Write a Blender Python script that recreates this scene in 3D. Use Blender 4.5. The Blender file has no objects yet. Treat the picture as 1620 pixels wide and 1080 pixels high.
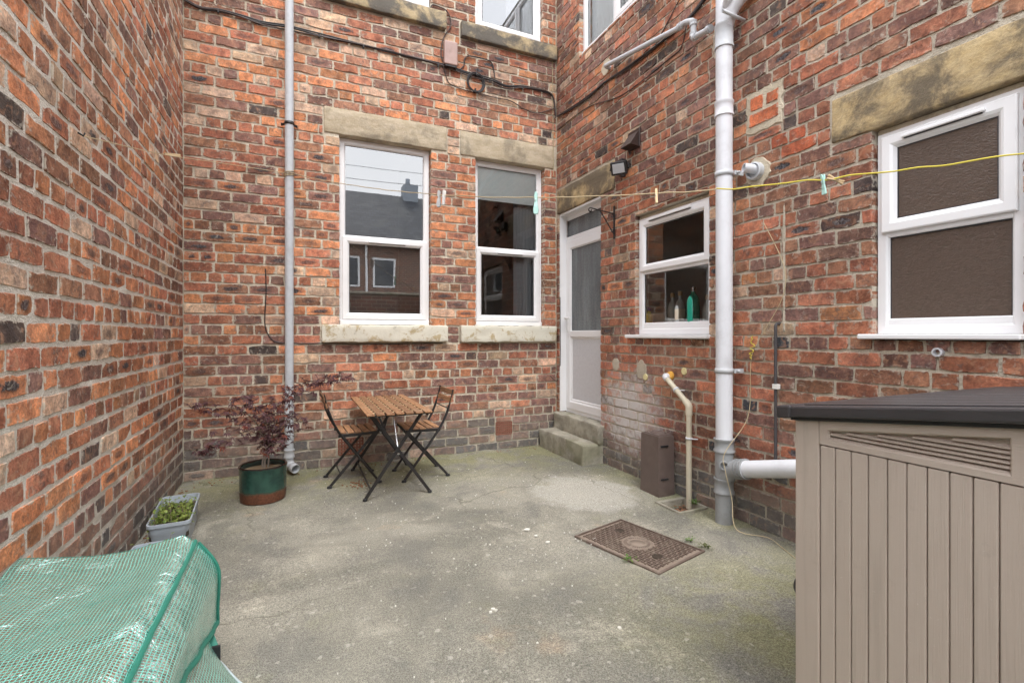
import bpy, bmesh, math, random
from mathutils import Vector, Matrix, noise as mnoise
R = math.radians
random.seed(11)
scene = bpy.context.scene
COL = scene.collection

# ------------------------------------------------------------------ camera, sky, sun, exposure
F_PX, CX, HY, CAMH = 767.0, 810.0, 529.0, 1.30          # calibrated from the photograph's vanishing points (1620 px wide)
YAW = math.atan(340.0 / 767.0)
SN, CS = math.sin(YAW), math.cos(YAW)
cam_d = bpy.data.cameras.new('camera'); cam = bpy.data.objects.new('camera', cam_d); COL.objects.link(cam)
cam.location = (0, 0, CAMH); cam.rotation_euler = (R(90), 0, -YAW)
cam_d.sensor_width = 36.0; cam_d.lens = 36.0 * F_PX / 1620.0
cam_d.shift_y = -(540.0 - HY) / 1620.0
cam_d.clip_start = 0.02; cam_d.clip_end = 600
scene.camera = cam

SUN_ELEV, SUN_AZ = R(60), R(184)       # azimuth clockwise from +Y: behind the camera
world = bpy.data.worlds.new('World'); scene.world = world; world.use_nodes = True
wt = world.node_tree; wt.nodes.clear()
w_out = wt.nodes.new('ShaderNodeOutputWorld'); w_bg = wt.nodes.new('ShaderNodeBackground')
w_sky = wt.nodes.new('ShaderNodeTexSky'); w_sky.sky_type = 'NISHITA'; w_sky.sun_disc = False
w_sky.sun_elevation = SUN_ELEV; w_sky.sun_rotation = SUN_AZ; w_sky.dust_density = 2.0; w_sky.altitude = 50
w_co = wt.nodes.new('ShaderNodeTexCoord'); w_no = wt.nodes.new('ShaderNodeTexNoise')
w_no.inputs['Scale'].default_value = 2.6; w_no.inputs['Detail'].default_value = 7; w_no.inputs['Roughness'].default_value = .6
w_rp = wt.nodes.new('ShaderNodeMapRange'); w_rp.inputs['From Min'].default_value = .30; w_rp.inputs['From Max'].default_value = .62
w_rp.inputs['To Min'].default_value = .72; w_rp.inputs['To Max'].default_value = 1.0
w_mx = wt.nodes.new('ShaderNodeMix'); w_mx.data_type = 'RGBA'
w_mx.inputs[7].default_value = (9.4, 9.6, 10.0, 1)      # the white cloud deck
wt.links.new(w_co.outputs['Generated'], w_no.inputs['Vector']); wt.links.new(w_no.outputs['Fac'], w_rp.inputs['Value'])
wt.links.new(w_rp.outputs['Result'], w_mx.inputs[0]); wt.links.new(w_sky.outputs['Color'], w_mx.inputs[6])
wt.links.new(w_mx.outputs[2], w_bg.inputs['Color']); wt.links.new(w_bg.outputs['Background'], w_out.inputs['Surface'])
w_bg.inputs['Strength'].default_value = 0.15

sun_d = bpy.data.lights.new('sun', 'SUN'); sun = bpy.data.objects.new('sun', sun_d); COL.objects.link(sun)
sun_d.energy = 1.1; sun_d.angle = R(24); sun_d.color = (1.0, .97, .93)
sdir = Vector((math.sin(SUN_AZ) * math.cos(SUN_ELEV), math.cos(SUN_AZ) * math.cos(SUN_ELEV), math.sin(SUN_ELEV)))
sun.rotation_euler = sdir.to_track_quat('Z', 'Y').to_euler(); sun.location = (0, -3, 12)

scene.view_settings.view_transform = 'Standard'; scene.view_settings.look = 'None'
scene.view_settings.exposure = 1.22; scene.view_settings.gamma = 1.0; scene.view_settings.use_curve_mapping = False
scene.render.engine = 'CYCLES'
scene.cycles.max_bounces = 6; scene.cycles.diffuse_bounces = 4; scene.cycles.glossy_bounces = 4; scene.cycles.transmission_bounces = 4; scene.cycles.transparent_max_bounces = 8
scene.cycles.use_adaptive_sampling = True; scene.cycles.adaptive_threshold = .03
scene.cycles.use_denoising = True; scene.cycles.sample_clamp_indirect = 6

# ------------------------------------------------------------------ measuring the place: photo pixel -> point on a real plane
XL, YB, XR = -0.915, 5.065, 2.82        # left wall, house rear wall, wing wall
def ray(px, py):
    a = (px - CX) / F_PX; b = (HY - py) / F_PX
    return (SN + a * CS, CS - a * SN, b)
def onY(px, py, Y=YB):
    d = ray(px, py); t = Y / d[1]; return Vector((d[0] * t, Y, CAMH + d[2] * t))
def onX(px, py, X=XR):
    d = ray(px, py); t = X / d[0]; return Vector((X, d[1] * t, CAMH + d[2] * t))
def onZ(px, py, z=0.0):
    d = ray(px, py); t = (z - CAMH) / d[2]; return Vector((d[0] * t, d[1] * t, z))
def project(p):
    xc = p[0] * CS - p[1] * SN; zc = p[0] * SN + p[1] * CS
    if zc < .05: return None
    return (CX + F_PX * xc / zc, HY - F_PX * (p[2] - CAMH) / zc)

# ------------------------------------------------------------------ materials
MATS = {}
class NT:
    def __init__(s, name):
        s.m = bpy.data.materials.new(name); s.m.use_nodes = True; s.t = s.m.node_tree; s.t.nodes.clear()
        s.out = s.t.nodes.new('ShaderNodeOutputMaterial'); MATS[name] = s.m
    def n(s, typ, **kw):
        x = s.t.nodes.new(typ)
        for k, v in kw.items():
            if k.startswith('i_'):
                key = k[2:].replace('_', ' ')
                x.inputs[int(key) if key.isdigit() else key].default_value = v
            else: setattr(x, k, v)
        return x
    def l(s, a, b): s.t.links.new(a, b)
    def val(s, x, inp):
        if hasattr(x, 'is_output'): s.l(x, inp)
        else: inp.default_value = x
    def math(s, op, a, b=0.0, c=None, clamp=False):
        x = s.n('ShaderNodeMath', operation=op, use_clamp=clamp); s.val(a, x.inputs[0]); s.val(b, x.inputs[1])
        if c is not None: s.val(c, x.inputs[2])
        return x.outputs[0]
    def mix(s, f, a, b, blend='MIX'):
        x = s.n('ShaderNodeMix', data_type='RGBA', blend_type=blend); s.val(f, x.inputs[0])
        for v, i in ((a, 6), (b, 7)):
            s.val(v if hasattr(v, 'is_output') else (v[0], v[1], v[2], 1), x.inputs[i])
        return x.outputs[2]
    def noise(s, vec, scale, detail=4, rough=.55, dist=0.0, out='Fac'):
        x = s.n('ShaderNodeTexNoise', i_Scale=scale, i_Detail=detail, i_Roughness=rough, i_Distortion=dist); s.l(vec, x.inputs['Vector']); return x.outputs[out]
    def voro(s, vec, scale, feature='F1', out='Distance'):
        x = s.n('ShaderNodeTexVoronoi', feature=feature, i_Scale=scale); s.l(vec, x.inputs['Vector']); return x.outputs[out]
    def ramp(s, v, a, b, c=0.0, d=1.0):
        x = s.n('ShaderNodeMapRange', interpolation_type='SMOOTHSTEP'); s.val(v, x.inputs['Value'])
        x.inputs['From Min'].default_value = a; x.inputs['From Max'].default_value = b
        x.inputs['To Min'].default_value = c; x.inputs['To Max'].default_value = d; return x.outputs['Result']
    def pos(s): return s.n('ShaderNodeNewGeometry').outputs['Position']
    def obj(s): return s.n('ShaderNodeTexCoord').outputs['Object']
    def scalev(s, v, sc):
        x = s.n('ShaderNodeVectorMath', operation='MULTIPLY'); s.l(v, x.inputs[0]); x.inputs[1].default_value = sc; return x.outputs[0]
    def bump(s, h, strength=.5, dist=.01, normal=None):
        x = s.n('ShaderNodeBump', i_Strength=strength, i_Distance=dist); s.l(h, x.inputs['Height'])
        if normal: s.l(normal, x.inputs['Normal'])
        return x.outputs[0]
    def bsdf(s, col, rough=.6, metal=0.0, normal=None, **kw):
        p = s.n('ShaderNodeBsdfPrincipled')
        s.val(col if hasattr(col, 'is_output') else (col[0], col[1], col[2], 1), p.inputs['Base Color'])
        s.val(rough, p.inputs['Roughness']); s.val(metal, p.inputs['Metallic'])
        if normal: s.l(normal, p.inputs['Normal'])
        for k, v in kw.items(): s.val(v, p.inputs[k.replace('_', ' ')])
        s.l(p.outputs[0], s.out.inputs['Surface']); return p

def simple(name, col, rough=.5, metal=0.0, var=.12, scale=30, bump=.15, bscale=120, dirt=0.0, dcol=(.12, .10, .07)):
    t = NT(name); p = t.pos()
    n = t.noise(p, scale, 5); c = t.mix(1.0, col, t.mix(n, (1 - var,) * 3, (1 + var,) * 3), 'MULTIPLY')
    if dirt: c = t.mix(t.math('MULTIPLY', t.ramp(t.noise(p, scale * .3, 6, .7), .48, .72), dirt), c, dcol)
    t.bsdf(c, t.ramp(n, .2, .8, rough * .85, min(1, rough * 1.15)), metal, t.bump(t.noise(p, bscale, 4), bump, .004))
    return t.m

def brick_material(name, smear, basez, white=None):
    t = NT(name); p = t.pos()
    col = t.n('ShaderNodeAttribute', attribute_name='bcol').outputs['Color']
    loc = t.n('ShaderNodeAttribute', attribute_name='bloc').outputs['Vector']
    sp = t.n('ShaderNodeSeparateXYZ'); t.l(loc, sp.inputs[0]); u, v, s = sp.outputs
    xyz = t.n('ShaderNodeSeparateXYZ'); t.l(p, xyz.inputs[0]); z = xyz.outputs[2]
    n1 = t.noise(p, 14, 3, .65); n2 = t.noise(p, 80, 2, .7); n3 = t.noise(p, 34, 3, .6, .6); n4 = t.noise(p, 5.5, 2, .6)
    c = t.mix(1.0, col, t.mix(t.ramp(n1, .25, .75), (.55, .55, .60), (1.40, 1.38, 1.34)), 'MULTIPLY')
    c = t.mix(1.0, c, t.mix(t.ramp(n2, .3, .7), (.80, .80, .80), (1.16, 1.16, 1.16)), 'MULTIPLY')
    c = t.mix(t.math('MULTIPLY', t.ramp(t.noise(p, 19, 3, .6, .9), .52, .70), .55), c, (.50, .27, .165))     # paler, sandier firing
    c = t.mix(1.0, c, t.mix(t.ramp(t.noise(p, .9, 3, .6), .34, .66), (.74, .73, .73), (1.16, 1.16, 1.15)), 'MULTIPLY')     # old soot, washed unevenly
    # drag marks / sooty bloom
    c = t.mix(t.math('MULTIPLY', t.ramp(t.math('ADD', t.math('MULTIPLY', n3, .6), t.math('MULTIPLY', n4, .4)), .53, .66), .62), c, (.085, .070, .068))
    # burnt core of flashed bricks
    d = t.math('SQRT', t.math('ADD', t.math('MULTIPLY', u, u), t.math('MULTIPLY', t.math('MULTIPLY', v, v), 1.15)))
    d = t.math('ADD', d, t.math('MULTIPLY', t.math('SUBTRACT', n3, .5), 1.1))
    core = t.math('MULTIPLY', t.ramp(d, .62, .34), s)
    halo = t.math('MULTIPLY', t.math('MULTIPLY', t.ramp(d, .95, .6), s), .45)
    c = t.mix(halo, c, (.20, .085, .045))
    c = t.mix(core, c, t.mix(t.ramp(n2, .35, .7), (.022, .023, .028), (.13, .13, .14)))
    # mortar smeared over the arrises
    e = t.math('MAXIMUM', t.math('POWER', t.math('ABSOLUTE', u), 4.0), t.math('POWER', t.math('ABSOLUTE', v), 2.5))
    sm = t.math('ADD', t.math('MULTIPLY', e, .30), n3)
    sm = t.math('MULTIPLY', t.ramp(sm, .70, .86), smear)
    sm2 = t.math('MULTIPLY', t.ramp(t.noise(p, 22, 3, .7, .8), .58, .72), smear * .6)
    c = t.mix(t.math('MAXIMUM', sm, sm2), c, (.56, .50, .41))
    # damp, salted base courses
    bz = t.ramp(t.math('ADD', z, t.math('MULTIPLY', t.math('SUBTRACT', n4, .5), .55)), basez, basez * .35)
    c = t.mix(t.math('MULTIPLY', bz, .48), c, t.mix(n1, (.15, .14, .13), (.36, .33, .29)))
    if white:
        cy, cz, ry, rz, amt = white
        dy = t.math('DIVIDE', t.math('SUBTRACT', xyz.outputs[1], cy), ry); dz = t.math('DIVIDE', t.math('SUBTRACT', z, cz), rz)
        dd = t.math('SQRT', t.math('ADD', t.math('MULTIPLY', dy, dy), t.math('MULTIPLY', dz, dz)))
        dd = t.math('ADD', dd, t.math('MULTIPLY', t.math('SUBTRACT', n1, .5), 1.6))
        c = t.mix(t.math('MULTIPLY', t.ramp(dd, 1.05, .2), amt), c, (.60, .57, .55))
    h = t.math('ADD', t.math('MULTIPLY', n2, .5), t.math('ADD', t.math('MULTIPLY', n3, .8), t.math('MULTIPLY', core, t.math('MULTIPLY', n2, 1.2))))
    t.bsdf(c, t.ramp(n2, .2, .8, .72, .95), 0, t.bump(h, .75, .008), Specular_IOR_Level=.25)
    return t.m

def mortar_material(name, ca, cb, basez=.5):
    t = NT(name); p = t.pos()
    xyz = t.n('ShaderNodeSeparateXYZ'); t.l(p, xyz.inputs[0])
    n1 = t.noise(p, 6, 3, .65); n2 = t.noise(p, 120, 2, .7); n3 = t.noise(p, 28, 3, .7)
    c = t.mix(t.ramp(n1, .3, .7), ca, cb)
    c = t.mix(1.0, c, t.mix(n2, (.72, .72, .72), (1.22, 1.22, 1.22)), 'MULTIPLY')
    c = t.mix(t.math('MULTIPLY', t.ramp(n3, .60, .78), .4), c, (.24, .21, .17))
    bz = t.ramp(t.math('ADD', xyz.outputs[2], t.math('MULTIPLY', t.math('SUBTRACT', n1, .5), .5)), basez, basez * .3)
    c = t.mix(t.math('MULTIPLY', bz, .40), c, (.28, .265, .22))
    t.bsdf(c, .93, 0, t.bump(t.math('ADD', n2, t.math('MULTIPLY', n3, 1.5)), .9, .009), Specular_IOR_Level=.2)
    return t.m

def stone_material(name, base, dark, light, soot=.7, thr=.5):
    t = NT(name); p = t.pos()
    n1 = t.noise(p, 3.2, 6, .7, .4); n2 = t.noise(p, 90, 5, .7); n3 = t.noise(t.scalev(p, (1, 1, 2.2)), 11, 6, .65)
    c = t.mix(t.ramp(n3, .32, .68), base, light)
    c = t.mix(t.math('MULTIPLY', t.ramp(n1, thr - .07, thr + .12), soot), c, dark)
    c = t.mix(1.0, c, t.mix(n2, (.7, .7, .7), (1.25, 1.25, 1.25)), 'MULTIPLY')
    t.bsdf(c, .92, 0, t.bump(t.math('ADD', n2, n3), .6, .008), Specular_IOR_Level=.2)
    return t.m

def build_materials():
    brick_material('brick_left', .75, .62)
    brick_material('brick_back', .70, .60)
    brick_material('brick_right', .55, .50, white=(3.70, .58, .60, .46, .92))
    mortar_material('mortar_left', (.62, .57, .49), (.76, .71, .63))
    mortar_material('mortar_back', (.54, .475, .37), (.70, .63, .51))
    mortar_material('mortar_right', (.47, .415, .33), (.63, .565, .46))
    mortar_material('mortar_pale', (.55, .48, .36), (.66, .58, .45), .01)
    stone_material('sandstone', (.45, .375, .26), (.16, .14, .11), (.56, .48, .36), .55, .55)
    stone_material('sandstone_sooty', (.42, .33, .19), (.10, .098, .096), (.50, .40, .25), .88, .44)
    stone_material('sandstone_wing', (.46, .34, .175), (.13, .108, .082), (.56, .435, .25), .90, .44)
    # painted sills, cream paint flaking off the stone
    t = NT('painted_sill'); p = t.pos(); n = t.noise(p, 7, 7, .72, .5); n2 = t.noise(p, 70, 4)
    c = t.mix(t.ramp(n, .52, .60), (.66, .63, .53), t.mix(t.noise(p, 30, 4), (.40, .30, .16), (.52, .44, .29)))
    c = t.mix(t.math('MULTIPLY', t.ramp(t.noise(p, 16, 6, .7), .57, .7), .45), c, (.22, .20, .14))
    t.bsdf(c, .7, 0, t.bump(t.math('ADD', n, t.math('MULTIPLY', n2, .3)), .6, .008))
    # uPVC
    t = NT('upvc'); p = t.pos(); n = t.noise(p, 5, 5, .6)
    t.bsdf(t.mix(n, (.80, .80, .81), (.86, .86, .865)), .28, 0, t.bump(t.noise(p, 9, 2), .03, .01))
    simple('upvc_grey', (.62, .63, .66), .4, bump=.05)
    simple('gasket', (.03, .03, .035), .6)
    # clear glass: a thin pane, fresnel reflection over transparency (a sealed double unit reflects twice)
    for nm, k in (('glass', 1.25), ('coated_glass', 3.2)):
        t = NT(nm); fr = t.n('ShaderNodeFresnel', i_IOR=1.55); tr = t.n('ShaderNodeBsdfTransparent', i_Color=(.94, .97, .96, 1))
        gl = t.n('ShaderNodeBsdfGlossy', i_Roughness=.008, i_Color=(1, 1, 1, 1)); mx = t.n('ShaderNodeMixShader')
        fac = t.math('MULTIPLY', fr.outputs[0], 1.6 * k, clamp=True)
        p = t.pos(); nb = t.bump(t.noise(p, 1.8, 1), .022, .02); t.l(nb, gl.inputs['Normal'])
        t.l(fac, mx.inputs[0]); t.l(tr.outputs[0], mx.inputs[1]); t.l(gl.outputs[0], mx.inputs[2]); t.l(mx.outputs[0], t.out.inputs['Surface'])
    # obscure (patterned) glass: part clear, part milky, a rippled face
    for nm, milk, dc in (('obscure_glass', .70, (.150, .112, .090)), ('door_glass', .55, (.34, .38, .40))):
        t = NT(nm); p = t.pos(); fr = t.n('ShaderNodeFresnel', i_IOR=1.5)
        h = t.math('ADD', t.noise(t.scalev(p, (1, 1, 2.0)), 48, 2, .5, 1.2), t.math('MULTIPLY', t.noise(p, 150, 1), .25))
        nb = t.bump(h, .55, .006); t.l(nb, fr.inputs['Normal'])
        tr = t.n('ShaderNodeBsdfTransparent', i_Color=(.60, .58, .56, 1)); df = t.n('ShaderNodeBsdfDiffuse'); t.l(nb, df.inputs['Normal'])
        vr = t.math('ADD', t.math('MULTIPLY', t.noise(t.scalev(p, (9, 9, 1.2)), 1.0, 3, .6), .55), t.math('MULTIPLY', h, .36))
        lo_, hi_ = (.55, 1.55) if nm == 'door_glass' else (.90, 1.12)
        t.l(t.mix(t.ramp(vr if nm == 'door_glass' else h, .30, .85), [q * lo_ for q in dc], [q * hi_ for q in dc]), df.inputs['Color'])  # bright streaks and ripple highlights painted into the pane colour
        gl = t.n('ShaderNodeBsdfGlossy', i_Roughness=.16); t.l(nb, gl.inputs['Normal']); m1 = t.n('ShaderNodeMixShader', i_0=milk); mx = t.n('ShaderNodeMixShader')
        t.l(tr.outputs[0], m1.inputs[1]); t.l(df.outputs[0], m1.inputs[2])
        t.l(fr.outputs[0], mx.inputs[0]); t.l(m1.outputs[0], mx.inputs[1]); t.l(gl.outputs[0], mx.inputs[2]); t.l(mx.outputs[0], t.out.inputs['Surface'])
    simple('room_dark', (.22, .19, .17), .9); simple('room_brown', (.20, .12, .075), .9); simple('room_pale', (.45, .44, .42), .8)
    simple('curtain_grey', (.42, .42, .44), .85, scale=60); simple('blind', (.80, .83, .82), .7, var=.05)
    simple('curtain_white', (.70, .72, .74), .85, var=.05)
    # concrete yard
    t = NT('yard_concrete'); p = t.pos(); xyz = t.n('ShaderNodeSeparateXYZ'); t.l(p, xyz.inputs[0]); X, Y, Z = xyz.outputs
    nA = t.noise(p, .85, 4, .6, .6); nB = t.noise(p, 2.6, 4, .65, .4); nC = t.noise(p, 9, 4, .7); nD = t.noise(p, 210, 2, .7); nE = t.voro(p, 95)
    c = t.mix(t.ramp(nA, .36, .64), (.205, .197, .165), (.325, .308, .258))
    c = t.mix(t.math('MULTIPLY', t.ramp(nB, .54, .70), .70), c, (.41, .38, .315))
    c = t.mix(t.math('MULTIPLY', t.ramp(nB, .52, .30), .60), c, (.165, .160, .146))
    c = t.mix(t.math('MULTIPLY', t.ramp(t.noise(p, 1.7, 5, .6, .3), .60, .72), .40), c, (.44, .32, .215))
    c = t.mix(t.math('MULTIPLY', t.ramp(nC, .56, .72), .35), c, (.135, .133, .125))
    # algae: along the house wall and in the damp corner by the box
    aw = t.ramp(Y, 3.7, 4.95); ar = t.math('MULTIPLY', t.ramp(X, 1.0, 2.0), t.ramp(Y, 2.5, 1.5)); aw2 = t.math('MULTIPLY', t.ramp(X, 2.35, 2.8), .8)
    al = t.math('MAXIMUM', t.math('MAXIMUM', aw, ar), aw2)
    al = t.math('MULTIPLY', al, t.ramp(t.math('ADD', nB, t.math('MULTIPLY', nC, .35)), .52, .78))
    c = t.mix(t.math('MULTIPLY', al, .75), c, t.mix(nC, (.14, .145, .06), (.31, .30, .155)))
    c = t.mix(t.math('MULTIPLY', t.ramp(t.noise(p, 3.3, 5, .6), .56, .7), .22), c, (.27, .265, .165))
    # cleaner cement skim by the step and drain
    dx = t.math('DIVIDE', t.math('SUBTRACT', X, 2.18), .42); dy = t.math('DIVIDE', t.math('SUBTRACT', Y, 3.42), .46)
    dd = t.math('ADD', t.math('ADD', t.math('MULTIPLY', dx, dx), t.math('MULTIPLY', dy, dy)), t.math('MULTIPLY', t.math('SUBTRACT', nB, .5), 3.0))
    c = t.mix(t.math('MULTIPLY', t.ramp(dd, 1.25, .55), .60), c, (.50, .48, .43))
    # hairline cracks
    wv = t.n('ShaderNodeVectorMath', operation='ADD'); t.l(p, wv.inputs[0]); t.l(t.scalev(t.noise(p, 2.2, 3, out='Color'), (.5, .5, 0)), wv.inputs[1])
    ck = t.math('MULTIPLY', t.ramp(t.voro(wv.outputs[0], .62, 'DISTANCE_TO_EDGE'), .0045, .0008), t.ramp(nA, .42, .58))
    c = t.mix(t.math('MULTIPLY', ck, .45), c, (.085, .085, .055))
    # exposed aggregate
    c = t.mix(1.0, c, t.mix(t.ramp(nD, .28, .72), (.55, .55, .55), (1.42, 1.42, 1.40)), 'MULTIPLY')
    c = t.mix(1.0, c, t.mix(t.ramp(t.noise(p, 75, 2, .8), .30, .70), (.84, .84, .84), (1.16, 1.16, 1.15)), 'MULTIPLY')
    c = t.mix(t.math('MULTIPLY', t.ramp(t.voro(p, 60, out='Color'), .82, .98), .35), c, (.66, .62, .55))
    c = t.mix(t.math('MULTIPLY', t.ramp(t.noise(p, 130, 2), .66, .76), .6), c, (.08, .077, .072))
    t.bsdf(c, .93, 0, t.bump(t.math('ADD', t.math('MULTIPLY', nD, 1.0), t.math('ADD', t.math('MULTIPLY', nE, .5), t.math('MULTIPLY', nC, 1.5))), .8, .006), Specular_IOR_Level=.2)
    simple('lane_ground', (.16, .155, .14), .95, var=.3, scale=4)
    # rough step concrete
    t = NT('step_concrete'); p = t.pos(); n1 = t.noise(p, 7, 6, .7); n2 = t.noise(p, 90, 4, .7); n3 = t.noise(p, 3, 5)
    c = t.mix(t.ramp(n1, .35, .65), (.29, .27, .22), (.46, .43, .35)); c = t.mix(t.math('MULTIPLY', t.ramp(n3, .48, .64), .5), c, (.20, .20, .11))
    c = t.mix(t.math('MULTIPLY', t.ramp(n2, .62, .74), .6), c, (.07, .065, .05))
    t.bsdf(c, .95, 0, t.bump(t.math('ADD', n1, n2), .9, .012), Specular_IOR_Level=.2)
    simple('pipe_white', (.70, .715, .75), .42, var=.07, scale=8, bump=.05, dirt=.38, dcol=(.36, .36, .36))
    simple('pipe_grey', (.30, .31, .315), .55, var=.15, scale=14, bump=.12, dirt=.5, dcol=(.17, .16, .14))
    simple('pipe_grey_light', (.52, .54, .56), .5, var=.08, scale=10, bump=.05, dirt=.35, dcol=(.30, .29, .27))
    simple('pipe_paint', (.52, .55, .58), .5, var=.16, scale=26, bump=.2, dirt=.35, dcol=(.30, .30, .30))
    simple('pipe_cream', (.62, .56, .43), .45, var=.07, scale=10, bump=.06, dirt=.4, dcol=(.34, .28, .18))
    simple('pipe_dark', (.055, .05, .052), .6, var=.2); simple('black_plastic', (.018, .018, .02), .45)
    simple('black_steel', (.020, .018, .018), .42, var=.2, bump=.1); simple('bare_steel', (.55, .56, .58), .28, 1.0)
    simple('cable_black', (.022, .020, .022), .5); simple('cable_brown', (.055, .035, .03), .55); simple('cable_buff', (.40, .33, .2), .7)
    simple('box_pinkbrown', (.40, .27, .235), .4, var=.25, scale=12, dirt=.5, dcol=(.16, .09, .07))
    simple('cowl_brown', (.045, .028, .024), .4); simple('planter_brown', (.125, .092, .080), .55, var=.25, scale=18, bump=.2, dirt=.5, dcol=(.17, .13, .11))
    simple('foam_orange', (.75, .40, .07), .9); simple('foam_yellow', (.75, .66, .35), .95, bump=.6)
    simple('rope_yellow', (.62, .52, .06), .7, scale=200); simple('string_beige', (.52, .42, .26), .8, scale=200)
    simple('peg_mint', (.45, .72, .66), .4, var=.05); simple('peg_grey', (.55, .57, .58), .4, var=.08); simple('peg_white', (.78, .77, .74), .45, var=.05)
    simple('terracotta', (.25, .105, .070), .85, var=.3, scale=40)
    simple('iron_cover', (.145, .105, .085), .62, .15, var=.35, scale=22, bump=.4, dirt=.55, dcol=(.30, .26, .20))
    simple('iron_dusty', (.235, .185, .145), .85, var=.3, scale=40, bump=.4, dirt=.4, dcol=(.17, .13, .10))
    simple('soil', (.045, .032, .022), 1.0, var=.4, scale=60, bump=.8)
    simple('pebble_soil', (.30, .24, .15), .95, var=.3, scale=60, bump=.8)
    simple('trough_grey', (.40, .45, .50), .4, var=.08, scale=9, bump=.05, dirt=.25, dcol=(.25, .24, .2))
    simple('chip_white', (.66, .64, .58), .9); simple('chip_brown', (.26, .13, .07), .9)
    simple('bark', (.20, .15, .11), .9, scale=60); simple('bark_grey', (.30, .26, .22), .9, scale=60)
    for nm, ca, cb in (('maple_leaf', (.070, .032, .040), (.165, .078, .080)), ('maple_leaf_bright', (.16, .035, .03), (.24, .07, .035)),
                       ('trough_leaf', (.10, .17, .03), (.32, .38, .09)), ('weed_leaf', (.07, .16, .03), (.18, .30, .06)), ('moss', (.05, .07, .015), (.14, .16, .04))):
        t = NT(nm); p = t.pos(); a = t.noise(p, 38, 3); df = t.mix(t.ramp(a, .3, .7), ca, cb)
        b = t.bsdf(df, .5, 0, None, Specular_IOR_Level=.35)
        tl = t.n('ShaderNodeBsdfTranslucent'); t.l(df, tl.inputs['Color']); mx = t.n('ShaderNodeMixShader', i_0=.28)
        t.l(b.outputs[0], mx.inputs[1]); t.l(tl.outputs[0], mx.inputs[2]); t.l(mx.outputs[0], t.out.inputs['Surface'])
    # oiled acacia slats
    t = NT('slat_wood'); p = t.pos(); g = t.noise(t.scalev(p, (60, 5, 60)), 1.6, 6, .65, .8); n1 = t.noise(p, 6, 4)
    oi = t.n('ShaderNodeObjectInfo').outputs['Random']
    c = t.mix(t.ramp(g, .3, .7), (.155, .070, .032), (.37, .205, .105)); c = t.mix(1.0, c, t.mix(oi, (.70, .68, .66), (1.25, 1.22, 1.18)), 'MULTIPLY')
    c = t.mix(t.math('MULTIPLY', t.ramp(n1, .55, .7), .35), c, (.33, .25, .17))
    t.bsdf(c, .62, 0, t.bump(g, .3, .003))
    t = NT('peg_wood'); p = t.pos(); t.bsdf(t.mix(t.noise(t.scalev(p, (300, 300, 40)), 1.2, 3), (.52, .36, .19), (.70, .54, .33)), .7)
    # glazed pot: green body, bare brown foot
    t = NT('pot_glaze'); p = t.obj(); xyz = t.n('ShaderNodeSeparateXYZ'); t.l(p, xyz.inputs[0]); n1 = t.noise(p, 9, 5, .6); n2 = t.noise(p, 60, 4, .7)
    zz = t.math('ADD', xyz.outputs[2], t.math('MULTIPLY', t.math('SUBTRACT', n1, .5), .05))
    g = t.mix(t.ramp(n1, .35, .65), (.016, .048, .040), (.030, .088, .066)); b = t.mix(t.ramp(n2, .3, .7), (.075, .026, .014), (.17, .062, .030))
    m = t.ramp(zz, .070, .105); c = t.mix(m, b, g); dk = t.ramp(zz, .262, .272); c = t.mix(dk, c, (.03, .018, .015))
    t.bsdf(c, t.ramp(m, 0, 1, .5, .16), 0, t.bump(n2, .08, .003))
    t = NT('pot_inside'); t.bsdf((.03, .045, .038), .4)
    # resin shed with embossed grain
    t = NT('shed_resin'); p = t.pos(); g = t.noise(t.scalev(p, (260, 260, 5)), 1.0, 4, .6); n1 = t.noise(p, 5, 5)
    c = t.mix(n1, (.465, .385, .322), (.535, .452, .385)); c = t.mix(t.math('MULTIPLY', t.ramp(t.noise(p, 18, 6, .7), .60, .75), .30), c, (.32, .265, .22)); c = t.mix(t.math('MULTIPLY', t.ramp(t.noise(t.scalev(p, (22, 22, 1.1)), 1.0, 4, .65), .52, .72), .28), c, (.30, .25, .205)); c = t.mix(t.math('MULTIPLY', t.ramp(t.noise(p, 160, 2), .70, .76), .5), c, (.66, .60, .54))
    t.bsdf(c, .55, 0, t.bump(g, .5, .0025))
    t = NT('shed_resin_rail'); p = t.pos(); g = t.noise(t.scalev(p, (5, 5, 260)), 1.0, 4, .6); n1 = t.noise(p, 5, 5)
    t.bsdf(t.mix(n1, (.465, .385, .322), (.535, .452, .385)), .55, 0, t.bump(g, .5, .0025))
    t = NT('shed_lid'); p = t.pos(); n1 = t.noise(t.scalev(p, (180, 6, 180)), 1.0, 4, .6)
    c = t.mix(t.noise(p, 7, 5), (.030, .027, .029), (.055, .050, .052)); t.bsdf(c, .38, 0, t.bump(n1, .4, .002))
    # greenhouse film: clear sheet with a woven green scrim in it
    t = NT('greenhouse_film'); uvn = t.n('ShaderNodeUVMap'); sp = t.n('ShaderNodeSeparateXYZ'); t.l(uvn.outputs[0], sp.inputs[0])
    def line(ch):
        f = t.math('FRACT', t.math('MULTIPLY', ch, 1 / .0105)); return t.ramp(t.math('ABSOLUTE', t.math('SUBTRACT', f, .5)), .36, .42)
    grid = t.math('MAXIMUM', line(sp.outputs[0]), line(sp.outputs[1]))
    p = t.pos(); n1 = t.noise(p, 9, 5, .6)
    wr = t.bump(t.math('ADD', t.noise(p, 13, 4, .6, .8), t.math('MULTIPLY', grid, .05)), .60, .03)
    tr = t.n('ShaderNodeBsdfTransparent', i_Color=(.48, .80, .68, 1)); pb = t.n('ShaderNodeBsdfPrincipled')
    pb.inputs['Base Color'].default_value = (.035, .31, .25, 1); pb.inputs['Roughness'].default_value = .3; t.l(wr, pb.inputs['Normal'])
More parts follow.
